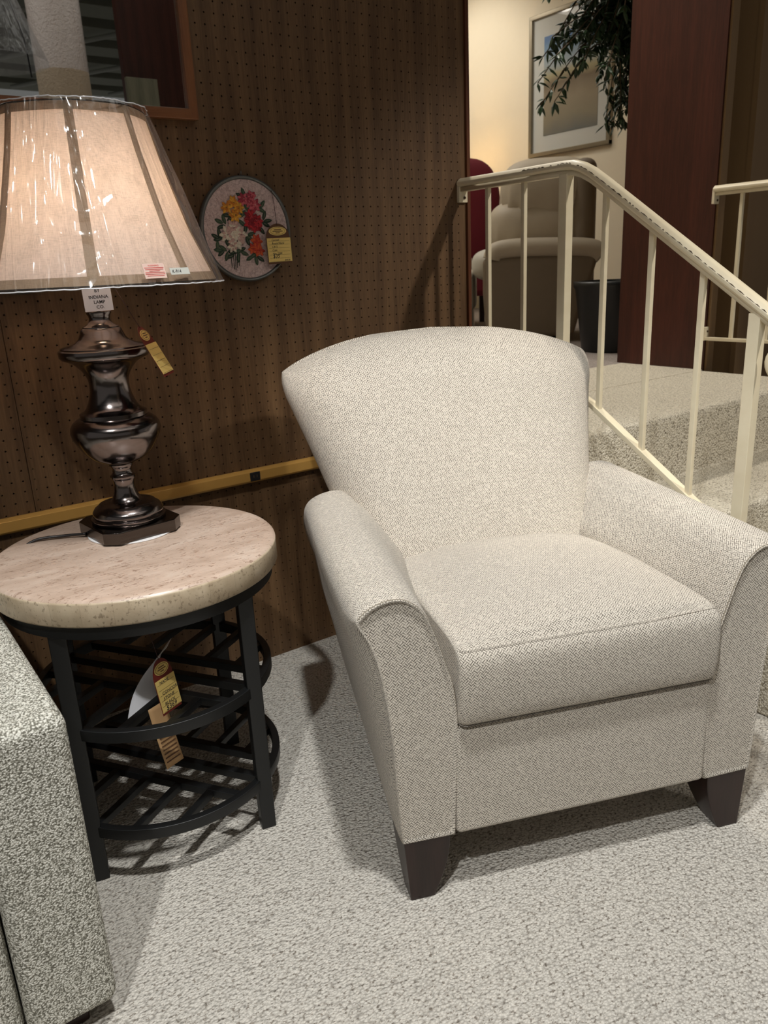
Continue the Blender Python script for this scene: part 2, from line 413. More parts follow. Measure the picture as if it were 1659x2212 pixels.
# ------------------------------------------------------------------ room shell
IN = .0254; Z0 = 1.35773
UP = .63
def prism_floor(name, pts, z, m):
    n = len(pts)
    v = [(x, y, z) for x, y in pts]+[(x, y, z-.05) for x, y in pts]
    f = [tuple(range(n)), tuple(range(2*n-1, n-1, -1))]+[(i, (i+1) % n, n+(i+1) % n, n+i) for i in range(n)]
    return struct(obj(name, (v, f), m))
prism_floor('floor', [(-5, -9), (7, -9), (7, .05), (-5, .05)], 0, M['carpet'])
prism_floor('floor_upper', [(.9, .42), (8, .42), (8, 8.5), (.9, 8.5)], UP, M['upcarpet'])

prism_floor('floor_landing', [(.9, 0), (2.228, 0), (2.228, .42), (.9, .42)], UP, M['stair'])

def peg_panel(c0, c1, r0, r1, x0, x1, z0, z1):
    """board facing -y with a real hole (quarter inch) at every inch"""
    g = G(); T = .006; R = .0023; K = 8
    V = []; F = []
    for c in range(c0, c1+1):
        for r in range(r0, r1+1):
            cx, cz = c*IN, Z0+r*IN
            xa = x0 if c == c0 else cx-IN/2; xb = x1 if c == c1 else cx+IN/2
            za = z0 if r == r0 else cz-IN/2; zb = z1 if r == r1 else cz+IN/2
            b = len(V)
            o8 = [(xb, cz), (xb, zb), (cx, zb), (xa, zb), (xa, cz), (xa, za), (cx, za), (xb, za)]
            for (x, z) in o8: V.append((x, 0, z))
            for k in range(K):
                a = 2*PI*k/K; V.append((cx+R*math.cos(a), 0, cz+R*math.sin(a)))
            for k in range(K):
                a = 2*PI*k/K; V.append((cx+R*math.cos(a), T, cz+R*math.sin(a)))
            for k in range(K):
                q = (k+1) % K
                F.append((b+k, b+q, b+8+q, b+8+k)); F.append((b+8+k, b+8+q, b+16+q, b+16+k))
    g.add(V, F); return g
wall = struct(empty('wall_back', (0, 0, 0)))
SEAM = -.4925
rows = (-53, 30)
def pegobj(g):
    me = bpy.data.meshes.new('pegboard_panel'); me.from_pydata(g.v, [], g.f); me.materials.append(M['peg'])
    bm = bmesh.new(); bm.from_mesh(me); bmesh.ops.remove_doubles(bm, verts=bm.verts, dist=1e-5); bm.normal_update()
    for f in bm.faces:
        if abs(f.normal.y) > .5 and f.normal.y > 0: f.normal_flip()
    bm.to_mesh(me); bm.free()
    o = bpy.data.objects.new('pegboard_panel', me); col.objects.link(o); o.parent = wall; return o
pegobj(peg_panel(-19, 34, rows[0], rows[1], SEAM+.0007, .895, 0, 2.6))
pegobj(peg_panel(-48, -20, rows[0], rows[1], -1.25, SEAM-.0007, 0, 2.6))
obj('wall_core', box(-2.05, .065, 1.7, 5.86, .07, 3.4), M['olive'], wall)
obj('plain_panel', box(-3.115, .015, 1.7, 3.73, .028, 3.4), M['peg'], wall)
obj('top_panel', box(-.18, .015, 3.0, 2.15, .028, .8), M['peg'], wall)
struct(obj('trim_1', box(.9005, .047, 1.7, .013, .112, 3.4), M['trimred'], None, .0015))
# wall on the far side of the steps: thick return with a dark cherry end
w2 = struct(empty('wall_right', (0, 0, 0)))
obj('face_panel', box(4.735, .012, 1.7, 4.53, .024, 3.4), M['olive'], w2)
obj('return_panel', box(2.24, .225, 1.7+0, .02, .45, 3.4), M['cherry'], w2)
obj('core', box(4.735, .237, 1.7, 4.52, .425, 3.4), M['olive'], w2)
obj('edge_strip', box(2.262, -.004, 1.7, .045, .010, 3.4), M['olive'], w2)
struct(obj('wall_far', box(5.08, 4.4, 2.2, .1, 8.4, 3.2), M['cream']))
struct(obj('wall_end', box(3, 8.5, 2.2, 4.2, .1, 3.2), M['cream']))
struct(obj('wall_side', box(.85, 4.3, 2.2, .08, 8.3, 3.2), M['cream']))
struct(obj('ceiling_upper', box(3, 4.2, 3.85, 4.4, 8.4, .1), M['cream']))
ce = struct(empty('ceiling', (0, 0, 3.45)))
obj('ceiling_deck', box(1, -4.5, 0.02, 12, 9.2, .04), M['ceil'], ce)
for i in range(12):
    obj('ceiling_beam', box(1.5, -1.9-.62*i, -.09, 9, .34, .16), M['beam'], ce)
for i in range(5):
    a = Vector((-.6+1.1*i, -8.5, -.22)); b = Vector((2.6+1.1*i, -3.2, -.22))
    obj('conduit', tube([a, b], .022), M['pipe'], ce)

# steps (landing + two treads), carpet wraps treads, risers and the open side
def steps():
    prof = [(0, 0), (0, UP), (-.49, UP), (-.5, UP-.012), (-.5, .42), (-.81, .42), (-.82, .408), (-.82, .21), (-1.13, .21), (-1.14, .198), (-1.14, 0)]
    x0, x1 = .891, 2.203
    n = len(prof); v = [(x0, y, z) for y, z in prof]+[(x1, y, z) for y, z in prof]
    f = [(i, (i+1) % n, n+(i+1) % n, n+i) for i in range(n)]+[tuple(range(n)), tuple(range(2*n-1, n-1, -1))]
    return v, f
st = obj('carpeted_steps', steps(), M['stair'], None, .028, 4)
tag(st, 'beige carpeted steps rising behind the cream railing to the upper showroom', 'steps')

# ------------------------------------------------------------------ wall-mounted gold power strip
ps = empty('power_strip', (0, 0, .575), 0, 'long gold metal power strip screwed along the pegboard wall', 'power strip')
obj('channel', tube([(-1.2, -.001, 0), (.42, -.001, 0)], 0, sect=[(0, -.018), (.0, .018), (.006, .018), (.017, .012), (.019, -.012), (.015, -.018)], up=(0, 0, 1)), M['gold'], ps, .001, 1, smooth=False)
oc = obj('outlet', box(.082, -.0195, -.001, .031, .004, .025), plain('black_outlet', s2l(30, 30, 32), .4), ps, .0015)
oc['label'] = 'small black outlet'
for dx in (-.005, .005): obj('slot', box(.082+dx, -.0218, 0, .002, .0012, .008), M['chip'], oc)

# ------------------------------------------------------------------ mirror
mr = empty('wall_mirror', (0, 0, 1.474), 0, 'large mirror in a chestnut wood frame hung above the lamp', 'mirror')
x0, x1, z0, z1, w = -1.05, .026, 0, .85, .024
obj('mirror_glass', box((x0+x1)/2, -.010, z1/2, x1-x0-.03, .004, z1-.03), M['mirror'], mr)
for nm_, b_ in (('frame_rail', box((x0+x1)/2, -.013, w/2, x1-x0, .022, w)), ('frame_rail', box((x0+x1)/2, -.013, z1-w/2, x1-x0, .022, w))):
    obj(nm_, b_, M['frame'], mr, .003)
fz = mat_wood('chestnut_frame_upright', s2l(116, 72, 44), s2l(140, 92, 58), .38, 1.6, 'Z', .4, 1.0, .2)
for xx in (x0+w/2, x1-w/2): obj('frame_stile', box(xx, -.0132, z1/2, w, .022, z1-.002), fz, mr, .003)

# ------------------------------------------------------------------ things the mirror shows (they stand in the shop behind the camera)
pil = lathe([(.142, 0), (.142, 3.4)], 40, 0, 0)
tag(obj('round_pillar', pil, M['glitter'], None, loc=(.635, -3.15, 0)), 'round sparkling plaster pillar with a tan lower band, reflected in the mirror', 'pillar')
tag(obj('wood_partition', box(1.55, -3.2, 1.5, 1.1, .06, 3.0), M['cherry'], None, .004), 'tall reddish wood partition reflected at the right of the mirror', 'partition')
tag(obj('display_board', box(1.07, -3.1, 1.12, .19, .03, 2.24), M['greybd'], None, .003), 'narrow grey board leaning on the wood partition, reflected in the mirror', 'board')
pd = empty('pendant_lamp', (.18, -2.75, 0), 0, 'unlit lamp shade in clear plastic hanging in the shop, reflected in the mirror', 'lamp')
obj('shade', lathe([(.10, 2.62), (.27, 2.17)], 32, cap=False), M['plastic'], pd)
obj('wire_harp', tube(cat_rom([(.02, 0, 3.4), (.02, 0, 2.75), (.12, 0, 2.5), (.17, 0, 2.3), (.18, 0, 2.12)], 5), .004, 6), M['wire'], pd)

# ------------------------------------------------------------------ round plaques
def ellipse_pts(cx, cz, a, b, ang, n, pointed=False, y=0):
    out = []
    for i in range(n):
        t = 2*PI*i/n
        x, z = a*math.cos(t), b*math.sin(t)
        if pointed: z *= (1-.55*abs(math.cos(t))**3)
        out.append((cx+x*math.cos(ang)-z*math.sin(ang), y, cz+x*math.sin(ang)+z*math.cos(ang)))
    return out
def blade(cx, cz, a, b, ang, y, th=.0012, n=12, pointed=False, dome=.0012):
    r = ellipse_pts(cx, cz, a, b, ang, n, pointed, y)
    r2 = [(p[0], y-th, p[2]) for p in r]
    g = G(); v = r+r2+[(cx, y-th-dome, cz)]
    f = [(i, (i+1) % n, n+(i+1) % n, n+i) for i in range(n)]+[(n+i, n+(i+1) % n, 2*n) for i in range(n)]
    return g.add(v, f, None, 0, True)
def plaque(x, full, label):
    p = empty('floral_plaque', (x, 0, 1.225), 0, label, 'wall plaque', None if full else 'plain plaques behind the lamp shade')
    ring = [(.119*math.cos(2*PI*i/64), -.014, .1215*math.sin(2*PI*i/64)) for i in range(64)]
    sec = [(-.007, -.010), (.006, -.010), (.0085, -.004), (.008, .004), (.004, .011), (-.001, .012), (-.004, .008), (-.0075, .006)]
    rings = []
    for i in range(64):
        a = 2*PI*i/64; d = Vector((math.cos(a), 0, math.sin(a)))
        rings.append([tuple(Vector((.1225*math.cos(a), -.013, .1245*math.sin(a)))+d*u*.62+Vector((0, -v*.75, 0))) for u, v in sec])
    rings.append(rings[0])
    obj('rim', loft(rings, True, False, False), M['pewter'], p)
    n = 48; v = [(0, -.017, 0)]; f = []
    for k in (1, 2):
        for i in range(n):
            a = 2*PI*i/n; rr = .120*k/2; v.append((rr*math.cos(a), -.017, 1.02*rr*math.sin(a)))
    for i in range(n):
        j = (i+1) % n; f += [(0, 1+i, 1+j), (1+i, 1+n+i, 1+n+j, 1+j)]
    obj('ground', G().add(v, f, None, 0, True), M['feltpink'], p)
    obj('back', lathe([(.118, 0), (.118, .012)], 48), M['pewter'], p, loc=(0, -.013, 0), rot=(-PI/2, 0, 0))
    obj('hook', tube([(-.0, .004, .128), (-.0, -.012, .128), (-.0, -.014, .139)], .0012, 6), M['pewter'], p)
    return p
pq = plaque(.128, True, 'round embroidered floral plaque with a grey metal rim and price ticket')
plaque(-.150, False, 'grey rim of a round wall plaque peeking out below the lit lamp shade')
plaque(-.439, False, 'grey rim of a round wall plaque peeking out below the lit lamp shade')
def L(mx, mz): return (mx/1000-.128, mz/1000-1.225)
random.seed(3)
def flower(cx, cz, R, mats, n=6, center=None, y=-.019, name='flower', lab=None, layers=3):
    R *= 1.22; n += 1; g = G(); x0_, z0_ = L(cx, cz)
    for l in range(layers):
        rr = R*(1-.30*l)
        for i in range(n):
            a = 2*PI*(i+.5*l)/n+random.uniform(-.2, .2)
            b = blade(x0_+rr*.55*math.cos(a), z0_+rr*.55*math.sin(a), rr*.52, rr*.27, a, y-.0009*l-random.uniform(0, .0006), .0010, 10, True)
            b.mi = [random.choice((0, 0, 1)) if l == 0 else random.choice((0, 1))]*len(b.f); g = merge(g, b)
    for i in range(4):
        a = random.uniform(0, 6.28); b = blade(x0_+R*.13*math.cos(a), z0_+R*.13*math.sin(a), R*.12, R*.035, a, y-.0026, .0006, 6); b.mi = [2]*len(b.f); g = merge(g, b)
    o = obj(name, g, [M[mats[0]], M[mats[1]], M[center or mats[1]]], pq); o['label'] = lab; return o
for (x, z, R_) in [(95, 1290, 13), (76, 1277, 13), (110, 1276, 12), (97, 1258, 14)]: flower(x, z, R_*.001, ('f_yellow', 'f_gold'), 5, 'f_darkgreen', lab='yellow flower')
for (x, z, R_) in [(124, 1297, 13), (147, 1304, 12), (154, 1283, 15), (139, 1290, 11)]: flower(x, z, R_*.001, ('f_pink', 'f_rose'), 6, 'f_blush', lab='pink flower')
for (x, z, R_) in [(140, 1255, 15), (158, 1245, 14), (136, 1239, 13), (154, 1232, 14)]: flower(x, z, R_*.001, ('f_red', 'f_crimson'), 6, 'f_pink', lab='red flower')
for (x, z, R_) in [(90, 1229, 17), (70, 1214, 17), (108, 1213, 16), (94, 1196, 18), (83, 1184, 13)]: flower(x, z, R_*.001, ('f_white', 'f_blush'), 5, 'f_plum', lab='white lily flower')
for (x, z, R_) in [(152, 1196, 14), (140, 1177, 12), (156, 1173, 14)]: flower(x, z, R_*.001, ('f_orange', 'f_coral'), 5, 'f_crimson', lab='orange flower')
lg = G()
for (x, z, a) in [(127, 1313, 1.9), (117, 1305, 2.6), (178, 1285, .9), (174, 1271, -.5), (181, 1258, 1.2), (190, 1245, .1), (184, 1236, -.5), (52, 1245, 2.7), (66, 1249, 1.9), (57, 1232, 3.4), (38, 1209, 2.6), (49, 1218, 1.6),
                  (44, 1202, 3.3), (42, 1187, 1.5), (50, 1169, 3.8), (42, 1176, 3.0), (64, 1160, 4.4), (56, 1180, 2.5), (80, 1170, 2.9), (74, 1160, 3.4), (96, 1156, 4.6), (98, 1172, .2), (115, 1166, -.4), (108, 1176, .3), (129, 1154, 3.6), (147, 1147, 4.9), (160, 1151, -.6),
                  (139, 1213, .2), (131, 1205, -.5), (127, 1196, -1.2), (124, 1226, 1.3), (115, 1240, 2.4), (170, 1222, -.9), (86, 1252, 3.6), (75, 1259, 3.0), (120, 1262, .8), (132, 1278, 2.0), (70, 1192, 2.0), (60, 1205, 2.4), (140, 1160, .5)]:
    xx, zz = L(x, z); b = blade(xx, zz, .0125, .0052, a, -.0175, .0008, 12, True); b.mi = [random.choice((0, 1))]*len(b.f); lg = merge(lg, b)
    mrb = blade(xx, zz, .009, .0005, a, -.0195, .0003, 6); mrb.mi = [2]*len(mrb.f); lg = merge(lg, mrb)
lo = obj('leaves', lg, [M['f_green'], M['f_darkgreen'], M['greybd']], pq); lo['kind'] = 'stuff'
sg = G()
for k, (a, b) in enumerate([((76, 1170), (76, 1133)), ((83, 1172), (82, 1128)), ((89, 1172), (86, 1127)), ((95, 1172), (91, 1131)), ((102, 1170), (97, 1135))]):
    p, q = L(*a), L(*b); sg = merge(sg, tube([(p[0], -.0185, p[1]), (q[0], -.0185, q[1])], .0009, 5))
obj('stems', sg, M['f_darkgreen'], pq)

def hang_tag(name, loc, rot, W, H, label, lines, topmat, scale=1.0, cordpts=None, back=False):
    t = empty(name, loc, 0, label, 'price tag'); t.rotation_euler = rot
    hh = H*.36; n = 14
    pts = [(-W/2, -H), (W/2, -H), (W/2, -hh)]+[(W/2*math.cos(a), -hh+hh*math.sin(a)) for a in [PI*(i+1)/(n+1)*.5*2 for i in range(n)]]+[(-W/2, -hh)]
    k = len(pts); v = [(x, 0, z) for x, z in pts]+[(x, .0006, z) for x, z in pts]
    f = [tuple(range(k)), tuple(range(2*k-1, k-1, -1))]+[(i, (i+1) % k, k+(i+1) % k, k+i) for i in range(k)]
    obj('ticket', (v, f), topmat, t)
    yl = obj('yellow_slip', box(.001, -.0007, -hh-(H-hh)*.46, W*1.0, .0008, (H-hh)*.93), M['yellow'], t)
    ov = obj('oval_label', lathe([(1, 0), (1, .001)], 32), M['yellow'], t, loc=(0, -.0001, -hh*.52), rot=(PI/2, 0, 0)); ov.scale = (W*.37, hh*.30, .6)
    orr = obj('oval_ring', tube([(W*.31*math.cos(a), -.0010, -hh*.52+hh*.24*math.sin(a)) for a in [2*PI*i/28 for i in range(28)]], .00035, 5, True), M['tagbrown'], t)
    for j, w_ in enumerate((.30, .42, .18)): obj('oval_print', box(0, -.0011, -hh*(.42+.11*j), W*w_, .0003, hh*.045), M['tagbrown'], t)
    hs = (H-hh)/len(lines)
    for j, (s, sz, al) in enumerate(lines):
        z = -hh-(j+.78)*hs*.93
        obj('rule_line', box(.001, -.0013, z-.0008*scale, W*.88, .0002, .0004*scale), M['tagbrown'], yl)
        if s: text(s, sz*hs, M['ink'], yl, (-W*.30 if al == 'L' else W*.42, -.0014, z), (PI/2, 0, 0), 'handwriting', 'LEFT' if al == 'L' else 'RIGHT', .2)
    if cordpts: obj('string', tube(cordpts, .0007*scale, 5), M['cord'], t)
    return t
hang_tag('price_tag', (.207, -.034, 1.237), (0, -.02, 0), .070, .100, 'brown topped yellow price ticket hanging on the floral plaque',
         [('Caresel', .8, 'L'), ('Round floral', .8, 'L'), ('CR72', .75, 'L'), ('Cole', .8, 'L'), ('Nm 2200', .8, 'L'), ('$35', 1.45, 'L'), ('$44.99', .62, 'R')], M['tagbrown'],
         cordpts=[(0, 0, -.004), (.0, .004, .05), (0, .012, .082)])

def orient(o, down, width):
    z = -Vector(down).normalized(); x = Vector(width); x = (x-z*x.dot(z)).normalized(); y = z.cross(x)
    o.rotation_euler = Matrix(((x.x, y.x, z.x), (x.y, y.y, z.y), (x.z, y.z, z.z))).to_euler()
RH = Vector((.811, -.584, 0)); FH = Vector((.573, .82, 0)); ZV = Vector((0, 0, 1))
# ------------------------------------------------------------------ side table
TC = (-.402, -.462)
tb = empty('side_table', (TC[0], TC[1], 0), 0, 'round travertine topped side table with black slatted metal shelves', 'side table')
top = G()
R_ = .276
topprof = [(.0001, .609), (.20, .609), (R_-.010, .609), (R_-.004, .6075), (R_-.001, .604)]
gt = lathe(topprof, 96, cap=False); 
edgeprof = [(R_-.001, .604), (R_, .600), (R_, .562), (R_-.003, .558), (R_-.02, .557), (.05, .557)]
ge = lathe(edgeprof, 96, cap=True); ge.mi = [1]*len(ge.f)
obj('tabletop', merge(gt, ge), [M['stone'], M['edge']], tb)
def ring_bar(r, z, th, h, n=80):
    rings = []
    for i in range(n):
        a = 2*PI*i/n; d = Vector((math.cos(a), math.sin(a), 0))
        rings.append([tuple(d*(r+u)+Vector((0, 0, z+v))) for u, v in ((-th/2, -h/2), (th/2, -h/2), (th/2, h/2), (-th/2, h/2))])
    rings.append(rings[0]); g = loft(rings, True, False, False); g.sm = [False]*len(g.f); return g
obj('apron_ring', ring_bar(.257, .5435, .012, .027), M['black'], tb, .001, 1)
LA = math.radians(-57.5)
for k in range(4):
    a = LA+k*PI/2
    o = obj('leg', box(0, 0, .275, .030, .030, .55), M['black'], tb, .002, 2, loc=(.238*math.cos(a), .238*math.sin(a), 0), rot=(0, 0, a+PI/4))
BD = math.radians(-56.6); bd = Vector((math.cos(BD), math.sin(BD), 0)); bp = Vector((-bd.y, bd.x, 0))
for zt in (.121, .335):
    sh = obj('shelf', ring_bar(.235, zt-.0125, .016, .024), M['black'], tb, .0015, 1)
    for q in (-.067, 0, .067):
        h = math.sqrt(.235**2-q*q)
        obj('long_slat', tube([bp*q-bd*h+Vector((0, 0, zt-.011)), bp*q+bd*h+Vector((0, 0, zt-.011))], 0, sect=rect(.017, .017)), M['black'], sh, .001, 1)
    for s_ in (-.155, -.078, 0, .078, .155):
        for sg_ in (-1, 1):
            qm = math.sqrt(.235**2-s_*s_)
            obj('short_slat', tube([bd*s_+bp*sg_*.067+Vector((0, 0, zt-.011)), bd*s_+bp*sg_*qm+Vector((0, 0, zt-.011))], 0, sect=rect(.015, .015)), M['black'], sh, .001, 1)
# tickets under the table
tg = hang_tag('price_tag', (-.440, -.62, .432), (0, -.40, .436), .047, .112, 'maroon topped yellow price ticket hanging under the side table',
              [('NAME', .7, 'L'), ('', 1, 'L'), ('CONCORD', .7, 'L'), ('STONE', .7, 'L'), ('BLACK', .7, 'L'), ('$369', 1.1, 'L')], M['tagred'],
              cordpts=[(0, 0, -.004), (-.004, 0, .05), (-.01, .005, .098)])
orient(tg, RH*.12-ZV, RH*.50+FH*.8+ZV*.25)
def curved_sheet(w, h, bend, nx=4, nz=14):
    v = []; f = []
    for j in range(nz+1):
        for i in range(nx+1):
            t = j/nz; v.append(((i/nx-.5)*w, bend*math.sin(PI*t)*.5, -h*t))
    for j in range(nz):
        for i in range(nx): f.append((j*(nx+1)+i, j*(nx+1)+i+1, (j+1)*(nx+1)+i+1, (j+1)*(nx+1)+i))
    return G().add(v, f, None, 0, True)
def curled(w, h, n=16):
    v = []; f = []
    for k in range(n+1):
        t = k/n; c = RH*(-.53*h*t)-ZV*(.85*h*t)+RH*(-.018*math.sin(PI*t))+ZV*.0
        wd = (RH*(.05+.75*t)+FH*(.95-.45*t)+ZV*.12).normalized()*w*(.35+.65*t)
        for q in (0, .5, 1): v.append(tuple(c+wd*q))
    for k in range(n):
        for q in (0, 1): f.append((3*k+q, 3*k+q+1, 3*k+q+4, 3*k+q+3))
    return G().add(v, f, None, 0, True)
wc = obj('paper_card', curled(.085, .185), M['paper'], None, loc=(-.418, -.61, .445))
m_ = wc.modifiers.new('s', 'SOLIDIFY'); m_.thickness = .0006
tag(wc, 'curled white paper card behind the ticket under the side table', 'card')
kc = obj('kraft_card', curved_sheet(.040, .135, .004), M['tagtan'], None, loc=(-.452, -.605, .330))
orient(kc, RH*.15-ZV, RH*.60+FH*.75+ZV*.35)
m_ = kc.modifiers.new('s', 'SOLIDIFY'); m_.thickness = .0006
tag(kc, 'tan printed card hanging lowest through the side table shelf', 'card')
for j in range(9): obj('print_line', box(0, -.0008, -.05-.009*j, .032, .0003, .0022), M['tagbrown'], kc)

# ------------------------------------------------------------------ table lamp
LX, LY, LZ = -.379, -.361, .609
lp = empty('table_lamp', (LX, LY, LZ), math.radians(6.2), 'lit table lamp with bronze urn base and plastic-wrapped linen shade', 'table lamp')
pad = lathe([(.088, 0), (.089, .0015), (.088, .003)], 48)
tag(obj('round_pad', pad, M['pad'], None, loc=(LX, LY-.006, LZ+.0002)), 'thin round white pad between the lamp foot and the tabletop', 'pad')
a_, c_ = .0845, .024
oc8 = [(-a_, -a_+c_), (-a_+c_, -a_), (a_-c_, -a_), (a_, -a_+c_), (a_, a_-c_), (a_-c_, a_), (-a_+c_, a_), (-a_, a_-c_)]
obj('base_plate', loft([[(x*s, y*s, z) for x, y in oc8] for s, z in ((1, .0035), (1, .027), (.985, .0285))]), M['lampdark'], lp, .0008, 1, smooth=False)
prof = [(0.001, .0285), (.073, .0285), (.0752, .031), (.0752, .036), (.072, .039), (.0695, .0395), (.0710, .043), (.0708, .049), (.066, .056), (.060, .060), (.057, .0635), (.050, .0655),
        (.036, .067), (.031, .070), (.0255, .080), (.0222, .092), (.0212, .102), (.0225, .113), (.0242, .1165), (.0258, .119), (.0258, .122), (.0225, .1245), (.0198, .129), (.0198, .136), (.0215, .141), (.0245, .1445), (.0245, .1475), (.022, .1495),
        (.030, .1505), (.043, .155), (.057, .164), (.069, .177), (.079, .193), (.0862, .207), (.0885, .218), (.087, .228), (.082, .236), (.074, .2425), (.067, .2465),
        (.0655, .2465), (.0655, .2545), (.062, .2565), (.0575, .2575), (.051, .265), (.0455, .276), (.041, .289), (.0388, .300), (.0382, .311), (.0395, .322), (.043, .331), (.050, .342), (.0605, .353), (.074, .360), (.082, .363), (.0862, .368), (.0868, .376), (.0862, .380),
        (.082, .382), (.081, .3845), (.076, .3865), (.072, .3875), (.062, .390), (.052, .394), (.045, .401), (.0405, .411), (.038, .418), (.0345, .4205), (.0345, .4225), (.030, .4245), (.0245, .4275), (.0205, .433), (.0195, .438), (.0205, .443), (.0235, .448), (.0238, .451), (.021, .453), (.010, .454), (.001, .454)]
body = lathe([(r, z) for r, z in prof], 96, cap=False)
bo = obj('urn_body', body, M['lampmetal'], lp)
es = bo.modifiers.new('es', 'EDGE_SPLIT'); es.split_angle = math.radians(42)
obj('stem', lathe([(.0065, .45), (.0065, .60)], 16), M['lampdark'], lp)
obj('socket', lathe([(.016, .52), (.018, .525), (.018, .57), (.014, .575)], 24), M['lampdark'], lp)
bulb = obj('bulb', lathe([(.012, .575), (.014, .59), (.026, .612), (.030, .632), (.026, .652), (.014, .664), (.001, .667)], 24, cap=False), mat_emit('bulb_glow', (1, .74, .48), 30), lp)
obj('harp', tube(cat_rom([(.02, 0, .53), (.05, 0, .58), (.056, 0, .66), (.035, 0, .75), (0, 0, .785), (-.035, 0, .75), (-.056, 0, .66), (-.05, 0, .58), (-.02, 0, .53)], 4), .0015, 6), M['lampdark'], lp)
# shade: eight bowed linen panels
ZS0, ZS1 = .500, .799
def rshade(t):  # t 0 bottom..1 top
    pts = [(0, .232), (.13, .215), (.33, .189), (.55, .168), (.75, .150), (.92, .137), (1, .132)]
    for i in range(len(pts)-1):
        if t <= pts[i+1][0]:
            u = (t-pts[i][0])/(pts[i+1][0]-pts[i][0]); return pts[i][1]*(1-u)+pts[i+1][1]*u
    return pts[-1][1]
RIB0 = math.radians(-106.2-6.2)   # one rib faces the photographer
NS = 96
def shade_ring(t, off=0, flat=.035):
    r = rshade(t)+off; out = []
    for i in range(NS):
        a = 2*PI*i/NS+RIB0; ph = ((i/NS*8) % 1)-.5
        k = 1-flat*(1-(2*ph)**2)
        out.append((r*k*math.cos(a), r*k*math.sin(a), ZS0+(ZS1-ZS0)*t))
    return out
sg = loft([shade_ring(t/16) for t in range(17)], True, False, False)
sh = obj('shade', sg, M['linen'], lp); 
g = G()
for k in range(8):
    a = RIB0+k*PI/4; d = Vector((math.cos(a), math.sin(a), 0)); s = Vector((-d.y, d.x, 0)); V_ = []
    for t in range(17):
        r = rshade(t/16)+.0015; z = ZS0+(ZS1-ZS0)*t/16; wd = .0095-.002*t/16
        V_ += [tuple(d*(r-.0015)-s*wd+Vector((0, 0, z))), tuple(d*(r+.0012)+Vector((0, 0, z))), tuple(d*(r-.0015)+s*wd+Vector((0, 0, z)))]
    F_ = [(3*t+i, 3*t+i+1, 3*t+i+4, 3*t+i+3) for t in range(16) for i in (0, 1)]
    obj('rib_tape', G().add(V_, F_, None, 0, False), M['rib'], sh)
for t0, t1, nm_ in ((0, .055, 'bottom_band'), (.95, 1, 'top_band')):
    obj(nm_, loft([shade_ring(t0, .0022), shade_ring(t1, .0022)], True, False, False), M['rib'], sh)
for t0, nm_ in ((0, 'bottom_wire'), (1, 'top_wire')):
    obj(nm_, tube(shade_ring(t0, .001), .0018, 6, True), M['lampdark'], sh)
obj('spider', merge(*[tube([(0, 0, .785), (.131*math.cos(a), .131*math.sin(a), .796)], .0015, 5) for a in (0, 2.1, 4.2)]), M['lampdark'], sh)
random.seed(11)
rings = []
NW = 160; wv = [random.uniform(-1, 1) for _ in range(NW)]
for j in range(15):
    t = j/14; r = .243*(1-t)+.139*t; z = ZS0-.003+(ZS1-ZS0+.007)*t; rr = []
    for i in range(NW):
        a = 2*PI*i/NW
        wob = .0020*math.sin(9*a+3*t+wv[3])+.0012*math.sin(23*a-5*t)+.0010*wv[i]*(1-abs(2*t-1))+.0004*random.uniform(-1, 1)
        rr.append(((r+wob)*math.cos(a), (r+wob)*math.sin(a), z+(.0007*wv[i] if j in (0, 14) else 0)))
    rings.append(rr)
obj('plastic_wrap', loft(rings, True, False, False), M['plastic'], lp)
# rolled glossy film hems at both rims
for j in (0, 14): obj('film_hem', tube([tuple(p) for p in rings[j]], .0011, 5, True), plain('film_edge' + str(j), s2l(225, 225, 230), .12, 0, spec=1.0), lp)
# writing on the lamp
def on_cam_side(x, z, y):  # helper for stickers on the shade, angle measured from the rib facing the camera
    pass
lc = empty('x', (0, 0, 0)); bpy.data.objects.remove(lc)
FA = RIB0
def sticker(name, da, z, w, h, mat, tilt=0.0):
    a = FA+da; t = (z-ZS0)/(ZS1-ZS0); r = .243*(1-t)+.139*t
    d = Vector((math.cos(a), math.sin(a), 0)); sl = math.atan2(.104, .3)
    o = obj(name, box(0, 0, 0, w, .0006, h), mat, lp, loc=tuple(d*(r+.002))[:2]+(z,), rot=(0, 0, 0))
    rm = Matrix.Rotation(a+PI/2, 4, 'Z') @ Matrix.Rotation(-sl, 4, 'X') @ Matrix.Rotation(tilt, 4, 'Y')
    o.rotation_euler = rm.to_euler(); return o
s1 = sticker('warning_sticker', math.radians(25), .5205, .041, .026, M['warnpaper'], 0.0)
text('WARNING', .0042, M['redink'], s1, (0, -.0006, .0078))
for j, w_ in enumerate((.036, .034, .020, .036, .037, .032)): obj('print_line', box(0, -.0006, .0055-.0028*j, w_, .0004, .0009), M['redink'], s1)
s2 = sticker('grey_sticker', math.radians(37.5), .5185, .044, .012, M['greytape'], 0.0)
text('K-914', .0085, M['ink'], s2, (-.008, -.0006, -.003), shear=.15)
ca = FA+math.radians(3)
cd = obj('label_card', box(0, 0, -.0255, .052, .0006, .053), M['paper'], lp, loc=(.03*math.cos(ca), .03*math.sin(ca), .505))
cd.rotation_euler = (Matrix.Rotation(ca+PI/2, 4, 'Z') @ Matrix.Rotation(-.02, 4, 'Y')).to_euler()
for j, s in enumerate(('BY', 'INDIANA', 'LAMP', 'CO.')): text(s, .0086, M['ink'], cd, (.001+.0006*j, -.0007, -.017-.0093*j-(.0025 if j else 0)), bold=.0001)
tt = hang_tag('price_tag', (-.331, -.443, 1.031), (0, 0, 0), .056, .105, 'maroon topped yellow price ticket hanging beside the lamp urn',
              [('', 1, 'L')]*5, M['tagred'], cordpts=[(0, 0, -.004), (0, 0, .04), (0, 0, .088)])
